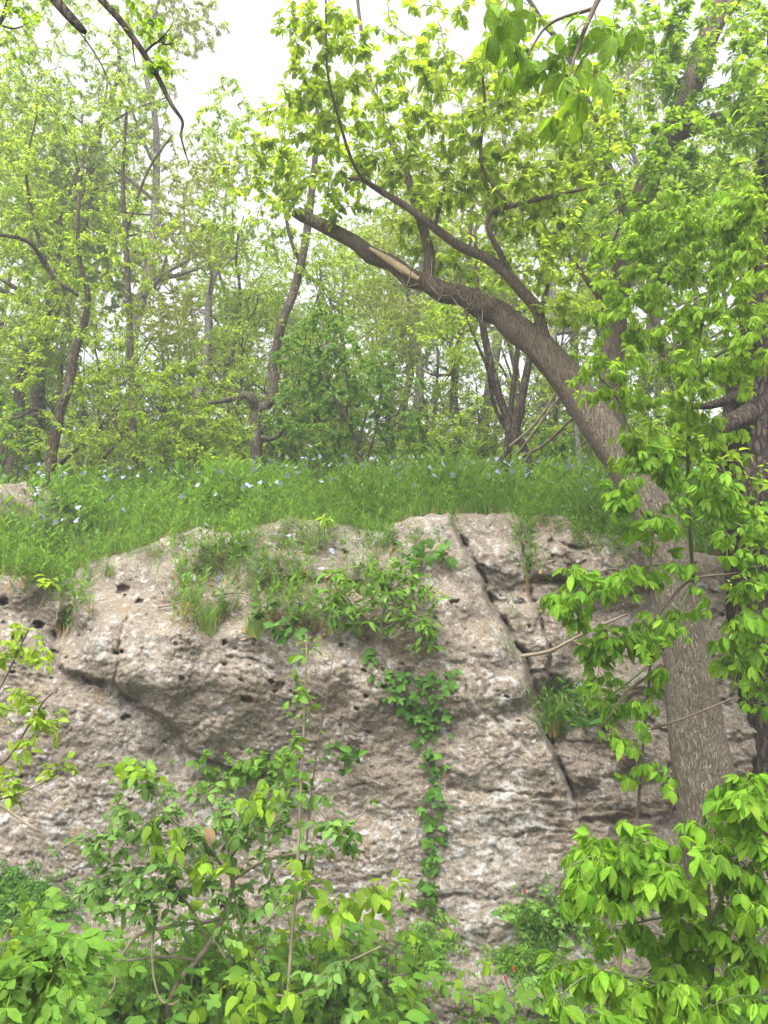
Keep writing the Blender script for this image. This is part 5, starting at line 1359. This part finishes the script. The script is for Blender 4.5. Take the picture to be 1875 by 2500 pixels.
# ---- the ledge: herbs, tufts, leafy plant, dry sticks
def rock_tuft(name, label, cat, pts, temps, mat, h, n, seed, dry=0, sx=14, sy=8, lift=0.0, flowers=0):
    r = np.random.RandomState(seed)
    root = thing(name, label, cat, on_rock(*pts[0]))
    P = []
    for (x, y) in pts:
        for _ in range(n): P.append(on_rock(x + r.normal() * sx, y + r.normal() * sy, r.uniform(-.01, .05)))
    P = np.array(P); b = MB(); scatter(b, r, temps, P, h * r.uniform(.55, 1.15, len(P)), .22)
    o = b.build('blades', mat, root); o['kind'] = 'stuff'
    if dry:
        b = MB(); k = r.choice(len(P), min(len(P), dry)); scatter(b, r, BLADE, P[k] + np.array([0, -.03, 0]), h * .42 * r.uniform(.6, 1.2, len(k)), .3)
        o = b.build('dry_blades', M['straw'], root); o['kind'] = 'stuff'
    return root
TUF = [
    ('herb_clump', 'leafy phlox clump at the left end of the rock ledge, brown at its foot', [(455, 1520), (470, 1500)], HERB, 0.39, 11, 12),
    ('grass_tuft', 'blue-green grass tuft on the lip of the ledge, orange dead blades beneath', [(512, 1530)], BLADE, 0.27, 24, 25),
    ('grass_tuft', 'smaller blue-green grass tuft on the ledge lip, right of the orange one', [(622, 1548)], BLADE, 0.19, 18, 14),
    ('herb_clump', 'tall phlox stand at the back left of the ledge', [(470, 1420), (520, 1400), (570, 1400)], HERB, 0.39, 13, 8),
    ('herb_clump', 'phlox stand in the middle of the ledge', [(620, 1430), (680, 1440), (720, 1460)], HERB, 0.38, 13, 6),
    ('herb_clump', 'phlox stand at the back of the ledge beneath the brink', [(600, 1350), (680, 1350), (760, 1350)], HERB, 0.32, 9, 4),
    ('herb_clump', 'weed clump on the front lip of the ledge with brown stems', [(740, 1530), (700, 1520)], HERB, 0.35, 12, 16),
    ('herb_clump', 'phlox clump in the cleft right of the far left block', [(160, 1500), (150, 1540), (166, 1470)], HERB, 0.35, 10, 4),
    ('herb_clump', 'weeds growing above the pitted block at the far left', [(40, 1405), (90, 1412), (70, 1440)], HERB, 0.33, 13, 16),
    ('herb_clump', 'herbs hanging in the joint at the top right of the rock', [(1298, 1400), (1290, 1340), (1285, 1290), (1310, 1420)], HERB, 0.32, 10, 9),
    ('herb_clump', 'dense herb clump on the weedy ledge right of the long crack', [(1345, 1800), (1380, 1785), (1430, 1780), (1350, 1740), (1470, 1775), (1500, 1770)], HERB, 0.33, 12, 0),
    ('grass_tuft', 'grass tuft at the left end of the weedy ledge', [(1350, 1795)], BLADE, 0.39, 15, 12),
    ('grass_tuft', 'grass clump on the brink above the layered block', [(1420, 1270), (1470, 1290)], BLADE, 0.39, 24, 22),
    ('herb_clump', 'sparse sprigs rooted along the long open crack', [(1272, 1590), (1215, 1500), (1190, 1440)], HERB, 0.18, 3, 0),
    ('grass_tuft', 'small dry tuft on the face of the bulging rock, upper left', [(270, 1405)], BLADE, 0.16, 7, 11),
    ('herb_clump', 'green herbs at the foot of the rock right of the columbine', [(1390, 2290), (1420, 2250), (1440, 2300)], HERB, 0.35, 15, 0),
    ('herb_clump', 'herbs on the rounded shoulder at the top of the leaning slab', [(1060, 1330), (1100, 1300)], HERB, 0.23, 5, 3),
]
for q, (nm, lb, pts, tm, h, n, dry) in enumerate(TUF):
    rock_tuft(nm, lb, 'grass tuft' if nm == 'grass_tuft' else 'weeds', pts, tm, M['l_blue'] if (q in (1, 2)) else M['l_grass'], h, n, 400 + q, dry, sx=26 if tm is HERB else 12)
rng = np.random.RandomState(92)
for i, (x, y) in enumerate([(535, 1430), (620, 1400), (628, 1396), (465, 1425), (455, 1350), (660, 1360), (575, 1330), (500, 1290), (700, 1310), (780, 1395), (815, 1355), (605, 1375), (1265, 1480), (1375, 1600), (1420, 1690), (1340, 1660)]):
    p = Vector(on_rock(x, min(y + 60, 1790), .03))
    phlox(p, rng.uniform(.2, .27), 'pale blue phlox flowering on the rocky ledge below the brink', 'blue phlox on the ledges', i)
def sticks(name, label, segs, mat, Yl=.06):
    b = MB()
    for st in segs:
        pts = [on_rock(x, y, Yl) for x, y in st]
        P, R = catmull(pts, np.linspace(.009, .004, len(pts)), 4); tube(b, P, R, 5)
    return tag(b.build(name, mat), label, 'stick')
sticks('dry_stick', 'long dry bent stick lying on the left of the ledge', [[(385, 1483), (440, 1470), (500, 1440), (580, 1433)]], M['twig_pale'])
sticks('dry_stick', 'dry brown stick lying across the middle of the ledge', [[(520, 1455), (590, 1448), (650, 1470)]], M['twig'])
sticks('dry_stick', 'dry stick lying under the leafy plant on the ledge', [[(800, 1530), (850, 1500), (905, 1470)]], M['twig_pale'])
b = MB()
for pts in ([(1272, 1602, 6.4, 9), (1340, 1590, 6.3, 9), (1400, 1560, 6.2, 8), (1460, 1530, 6.1, 7), (1530, 1500, 6.0, 5)], [(1398, 1562, 6.2, 6), (1430, 1578, 6.15, 5), (1480, 1560, 6.1, 4), (1545, 1540, 6.0, 3)]):
    P, R = limb_pts(pts); tube(b, P, R, 6)
tag(b.build('fallen_branch', M['twig_pale']), 'forked dry grey branch lodged across the long crack beside the trunk', 'branch')
b = MB()
for pts in ([(0, 1965, 6.0, 7), (50, 2000, 6.0, 7), (95, 2030, 5.95, 5)], [(-60, 1930, 6.05, 8), (0, 1965, 6.0, 7)]):
    P, R = limb_pts(pts); tube(b, P, R, 6)
tag(b.build('fallen_branch', M['twig_pale']), 'bleached stick leaning on the rock at the left edge', 'branch')
LE = [limb_pts([(930, 1560, 6.1, 6), (935, 1500, 6.1, 6), (960, 1440, 6.1, 5), (1000, 1400, 6.1, 3)]), limb_pts([(930, 1560, 6.1, 6), (880, 1500, 6.15, 5), (830, 1440, 6.2, 3)]), limb_pts([(932, 1540, 6.1, 5), (990, 1510, 6.0, 4), (1060, 1500, 6.0, 3)])]
plant('leafy_shrub', 'spreading leafy green plant with narrow pointed leaves at the right of the ledge', 'shrub', at(930, 1560, 6.1), LE, CL(212, (880, 1430, 100, 70, 6.15, .25, 34), (990, 1460, 100, 70, 6.1, .25, 40), (1000, 1540, 80, 50, 6.05, .2, 22), (850, 1510, 80, 50, 6.1, .2, 18), (960, 1380, 70, 40, 6.2, .2, 12), (780, 1450, 70, 60, 6.2, .2, 12)), 'lance3', M['l_bush'], 6, .085, M['twig_green'], seed=56, parts=300, span=.16, droop=.15, limb_names=['stem'] * 3, sides=5, rmax=.005, rtip=.001, twig=M['twig_green'])
LE = [limb_pts([(700, 1545, 6.2, 4), (700, 1510, 6.2, 3), (690, 1480, 6.2, 2)]), limb_pts([(700, 1540, 6.2, 4), (740, 1500, 6.2, 3)])]
plant('maple_seedling', 'seedling with toothed lobed leaves on the front lip of the ledge', 'seedling', at(700, 1545, 6.2), LE, CL(213, (690, 1525, 50, 30, 6.1, .1, 14), (660, 1480, 50, 25, 6.2, .1, 10), (740, 1490, 40, 40, 6.2, .1, 10)), 'lobed', M['l_deep'], 1.8, .115, M['twig_green'], seed=57, parts=60, span=.08, limb_names=['stem'] * 2, sides=5, rmax=.004, rtip=.001, twig=M['twig_green'])
p = at(800, 1520, 6.3)
root = thing('mayapple', 'single plant with one broad pale umbrella leaf on a thin dark stem', 'plant', p)
P, R = limb_pts([(800, 1520, 6.3, 4), (805, 1450, 6.3, 3), (812, 1390, 6.3, 3)]); b = MB(); tube(b, P, R, 5); b.build('stem', M['twig'], root)
P0 = np.array([P[-1]] * 4); a = np.array([-2.6, -.5, .4, 2.2]); leaf_parts(root, rng, 'lobed', M['l_mid'], P0, np.stack([np.cos(a), np.sin(a), a * 0 - .15], -1), np.array([[0, -.3, 1.0]] * 4), np.array([.17] * 4))
r = np.random.RandomState(777)
Pl = []
while len(Pl) < 900:
    x, y = r.uniform(430, 1060), r.uniform(1318, 1565)
    lo = np.interp(x, [430, 520, 700, 900, 1060], [1525, 1545, 1555, 1560, 1500])
    if y > lo or fbm(np.array([x / 60.]), np.array([y / 40.]), 3, 3)[0] < -0.12: continue
    Pl.append(on_rock(x, y, r.uniform(0, .05)))
Pl = np.array(Pl); b = MB(); scatter(b, r, HERB, Pl[:240], r.uniform(.13, .30, 240), .25)
tag(b.build('ledge_herbs', M['l_grass']), 'loose mat of leafy herbs spread over the rocky ledge', kind='stuff')
b = MB(); scatter(b, r, BLADE, Pl[520:620], r.uniform(.10, .22, 100), .3); tag(b.build('ledge_herbs', M['l_grass']), 'thin grass between the herbs on the rocky ledge', kind='stuff')
b = MB(); scatter(b, r, BLADE, Pl[760:], r.uniform(.06, .14, 140), .6); tag(b.build('dry_litter', M['straw']), 'dry brown stalks and litter lying on the rocky ledge', kind='stuff')
b = MB(); dd = r.normal(size=(420, 3)) * np.array([1, 1, .3]); q = np.array([on_rock(r.uniform(440, 1060), r.uniform(1400, 1560), .015) for _ in range(420)])
leaf_bulk(b, r, 'small', q, dd, np.array([[0, -.6, 1.0]]) + r.normal(size=(420, 3)) * .3, r.uniform(.03, .07, 420)); tag(b.build('dead_leaves', M['dead']), 'fallen brown leaves lodged on the rocky ledge', kind='stuff')
# light-leaved sprig on the brink
LE = [limb_pts([(795, 1345, 6.9, 4), (792, 1290, 6.9, 3), (796, 1250, 6.9, 2)])]
plant('pale_seedling', 'pale silvery-green seedling standing on the brink above the ledge', 'seedling', at(795, 1345, 6.9), LE, CL(214, (795, 1265, 16, 16, 6.9, .06, 8)), 'oval', M['l_lime'], 4, .07, M['twig'], seed=58, parts=40, span=.08, limb_names=['stem'], sides=5, rmax=.003, rtip=.001)

# pale rock patch behind the grass at left
b = MB()
r = np.random.RandomState(9)
n1, n2 = 40, 24
uu, vv = np.meshgrid(np.linspace(0, 2 * np.pi, n1, endpoint=False), np.linspace(0.02, np.pi - .02, n2))
g = gbase(30, 8.7)
dx, dyy, dz = np.sin(vv) * np.cos(uu), np.sin(vv) * np.sin(uu), np.cos(vv)
rr_ = 1 + .28 * fbm(dx * 2 + 3, dz * 3 + dyy * 1.5, 3, 4)
V = np.stack([g[0] + dx * .85 * rr_, g[1] + dyy * .6 * rr_, g[2] + dz * .5 * rr_], -1)
i = np.arange(n2 - 1)[:, None] * n1; j = np.arange(n1)[None]; j2 = (j + 1) % n1
b.add(V.reshape(-1, 3), [np.stack([i + j, i + n1 + j, i + n1 + j2, i + j2], -1).reshape(-1, 4)])
tag(b.build('boulder', M['rock']), 'pale weathered boulder showing through the herbs at the left edge', 'rock')

# ---- columbines with red hanging flowers
def red_flower():
    b = MB(); it = []
    for q in range(5):
        a = q * 1.2566
        P = np.array([[0, 0, 0], [math.cos(a) * .35, math.sin(a) * .35, .25], [math.cos(a) * .3, math.sin(a) * .3, .7], [math.cos(a) * .16, math.sin(a) * .16, 1.15], [math.cos(a) * .12, math.sin(a) * .12, 1.3]])
        tube(b, P, np.array([.10, .17, .11, .05, .06]), 6)
        v, fs, uv = t_place(t_leaf(2, .3, .2, .2), (0, 0, .2), a + .6, .75, .7)
        b.add(v, fs, uv)
    return b.mesh('flower', M['petal_red'])
def yellow_stamens():
    b = MB()
    for q in range(7):
        a = q * .9
        tube(b, np.array([[0, 0, .1], [math.cos(a) * .1, math.sin(a) * .1, -.25], [math.cos(a) * .14, math.sin(a) * .14, -.55]]), np.array([.035, .03, .05]), 4)
    return b.mesh('stamens', M['petal_yellow'])
FRm, FYm = red_flower(), yellow_stamens()
def columbine(px, py, Y, heads, label, seed):
    r = np.random.RandomState(seed)
    p = at(px, py, Y)
    lm = [limb_pts([(px, py, Y, 3), ((px + x) / 2 + r.normal() * 6, (py + y) / 2 - 8, Y, 3), (x, y - 12, Y, 2), (x + 3, y - 4, Y, 1.5)], 4) for x, y in heads]
    root = plant('columbine', label, 'wildflower', p, lm, ell(r, at(px + 10, py - 25, Y), (.26, .12, .16), 34), 'lobed', M['l_blue'], 2.4, .065, M['twig_green'], seed=seed, parts=80, span=.08, limb_names=['stem'] * len(lm), sides=4, rmax=.003, rtip=.001, twig=M['twig_green'])
    for x, y in heads:
        f = bpy.data.objects.new('flower', FRm); COL.objects.link(f); f.parent = root
        q = at(x + 3, y, Y) - np.array(root.location); f.location = q; f.scale = (.019,) * 3; f.rotation_euler = (r.uniform(-.3, .3), r.uniform(-.3, .3), r.uniform(0, 6))
        s = bpy.data.objects.new('stamens', FYm); COL.objects.link(s); s.parent = f
columbine(1275, 2455, 5.3, [(1272, 2412), (1230, 2390), (1252, 2368)], 'columbine with three red hanging flowers at the bottom of the rock', 501)
columbine(1400, 2290, 5.7, [(1392, 2222), (1430, 2245)], 'columbine with dull red flowers half hidden by the sapling fans', 502)
columbine(1290, 2235, 5.85, [(1278, 2180)], 'columbine with one pinkish flower on the rock foot under the long face', 503)

# ---- undergrowth along the foot of the rock
def undergrowth(seed, n, xr, Yr, hr, specs, name, label, sparse=None):
    r = np.random.RandomState(seed)
    bs = MB(); bl = {}
    for i in range(n):
        px = r.uniform(*xr); Y = r.uniform(*Yr)
        if sparse is not None and r.uniform() > sparse(px): continue
        g = on_low(px, Y); h = r.uniform(*hr)
        top = g + np.array([r.normal() * .12, r.normal() * .10 - .04, h])
        P, R = catmull([g, (g + top) / 2 + r.normal(size=3) * .03, top], [.0035, .003, .0015], 3); tube(bs, P, R, 3, False)
        kind, mat, sz, k = specs[r.choice(len(specs))]
        for q in range(int(k * 1.35) + r.randint(4)):
            t = r.uniform(.12, 1.0) if q else 1.0; p = P[int(t * (len(P) - 1))]
            a = q * 2.4 + r.uniform(-.5, .5)
            s = sz * r.uniform(.5, 1.3)
            d = np.array([math.cos(a), math.sin(a), r.uniform(-.5, .25)])
            bl.setdefault((kind, mat), []).append((p + d * r.uniform(.02, .09), d, np.array([r.normal() * .25, -.3 + r.normal() * .25, 1.0]), s))
    o = bs.build(name, M['twig_green']); tag(o, label + ', stems', kind='stuff')
    for (kind, mat), L in bl.items():
        b = MB(); leaf_bulk(b, r, kind, np.array([l[0] for l in L]), np.array([l[1] for l in L]), np.array([l[2] for l in L]), np.array([l[3] for l in L]))
        tag(b.build(name, M[mat]), label, kind='stuff')
SP1 = [('ovate', 'l_bush', .105, 9), ('lobed', 'l_deep', .13, 7), ('lobed', 'l_bush', .12, 6), ('tri', 'l_mid', .09, 6), ('oval', 'l_deep', .085, 10), ('pinnate', 'l_bush', .17, 4), ('oval', 'l_blue', .06, 11)]
gap = lambda px: 0.35 if 960 < px < 1330 else 1.0
undergrowth(601, 950, (-120, 1000), (4.5, 5.8), (.35, 1.08), SP1, 'undergrowth', 'mixed leafy undergrowth along the foot of the rock', gap)
undergrowth(602, 380, (900, 2000), (4.6, 5.8), (.22, .72), SP1, 'undergrowth', 'mixed leafy undergrowth at the lower right foot of the rock', gap)
undergrowth(603, 230, (-120, 960), (3.7, 4.6), (.45, .80), SP1, 'undergrowth', 'nearer leafy undergrowth along the bottom of the bank')
undergrowth(604, 170, (930, 2000), (3.8, 4.6), (.40, .66), SP1, 'undergrowth', 'nearer leafy undergrowth at the lower right of the bank')
undergrowth(605, 160, (1640, 2000), (4.8, 6.4), (.5, 1.1), SP1, 'undergrowth', 'dark leafy growth around the foot of the big trunk')
# ---- haze volume added for a soft veil: closed box round camera and scene
hz, nt, out = new_mat('air')
v = N(nt, 'ShaderNodeVolumePrincipled', Density=HAZE, Anisotropy=0.2)
v.inputs['Color'].default_value = (0.97, 0.985, 1.0, 1)
nt.links.new(v.outputs[0], out.inputs['Volume'])
b = MB()
X, Y0, Y1, Z0, Z1 = 60, -30, 70, -3, 26
b.add([(-X, Y0, Z0), (X, Y0, Z0), (X, Y1, Z0), (-X, Y1, Z0), (-X, Y0, Z1), (X, Y0, Z1), (X, Y1, Z1), (-X, Y1, Z1)], [[(0, 3, 2, 1), (4, 5, 6, 7), (0, 1, 5, 4), (1, 2, 6, 5), (2, 3, 7, 6), (3, 0, 4, 7)]])
if HAZE: tag(b.build('haze', hz, smooth=False), 'thin pale haze added for a soft veil between the trees', kind='stuff')
print('STATS', STATS, 'leaf objects', N_PARTS, 'tris', sum(len(m.loops) - 2 * len(m.polygons) for m in bpy.data.meshes), 'time', round(time.time() - T0, 1))
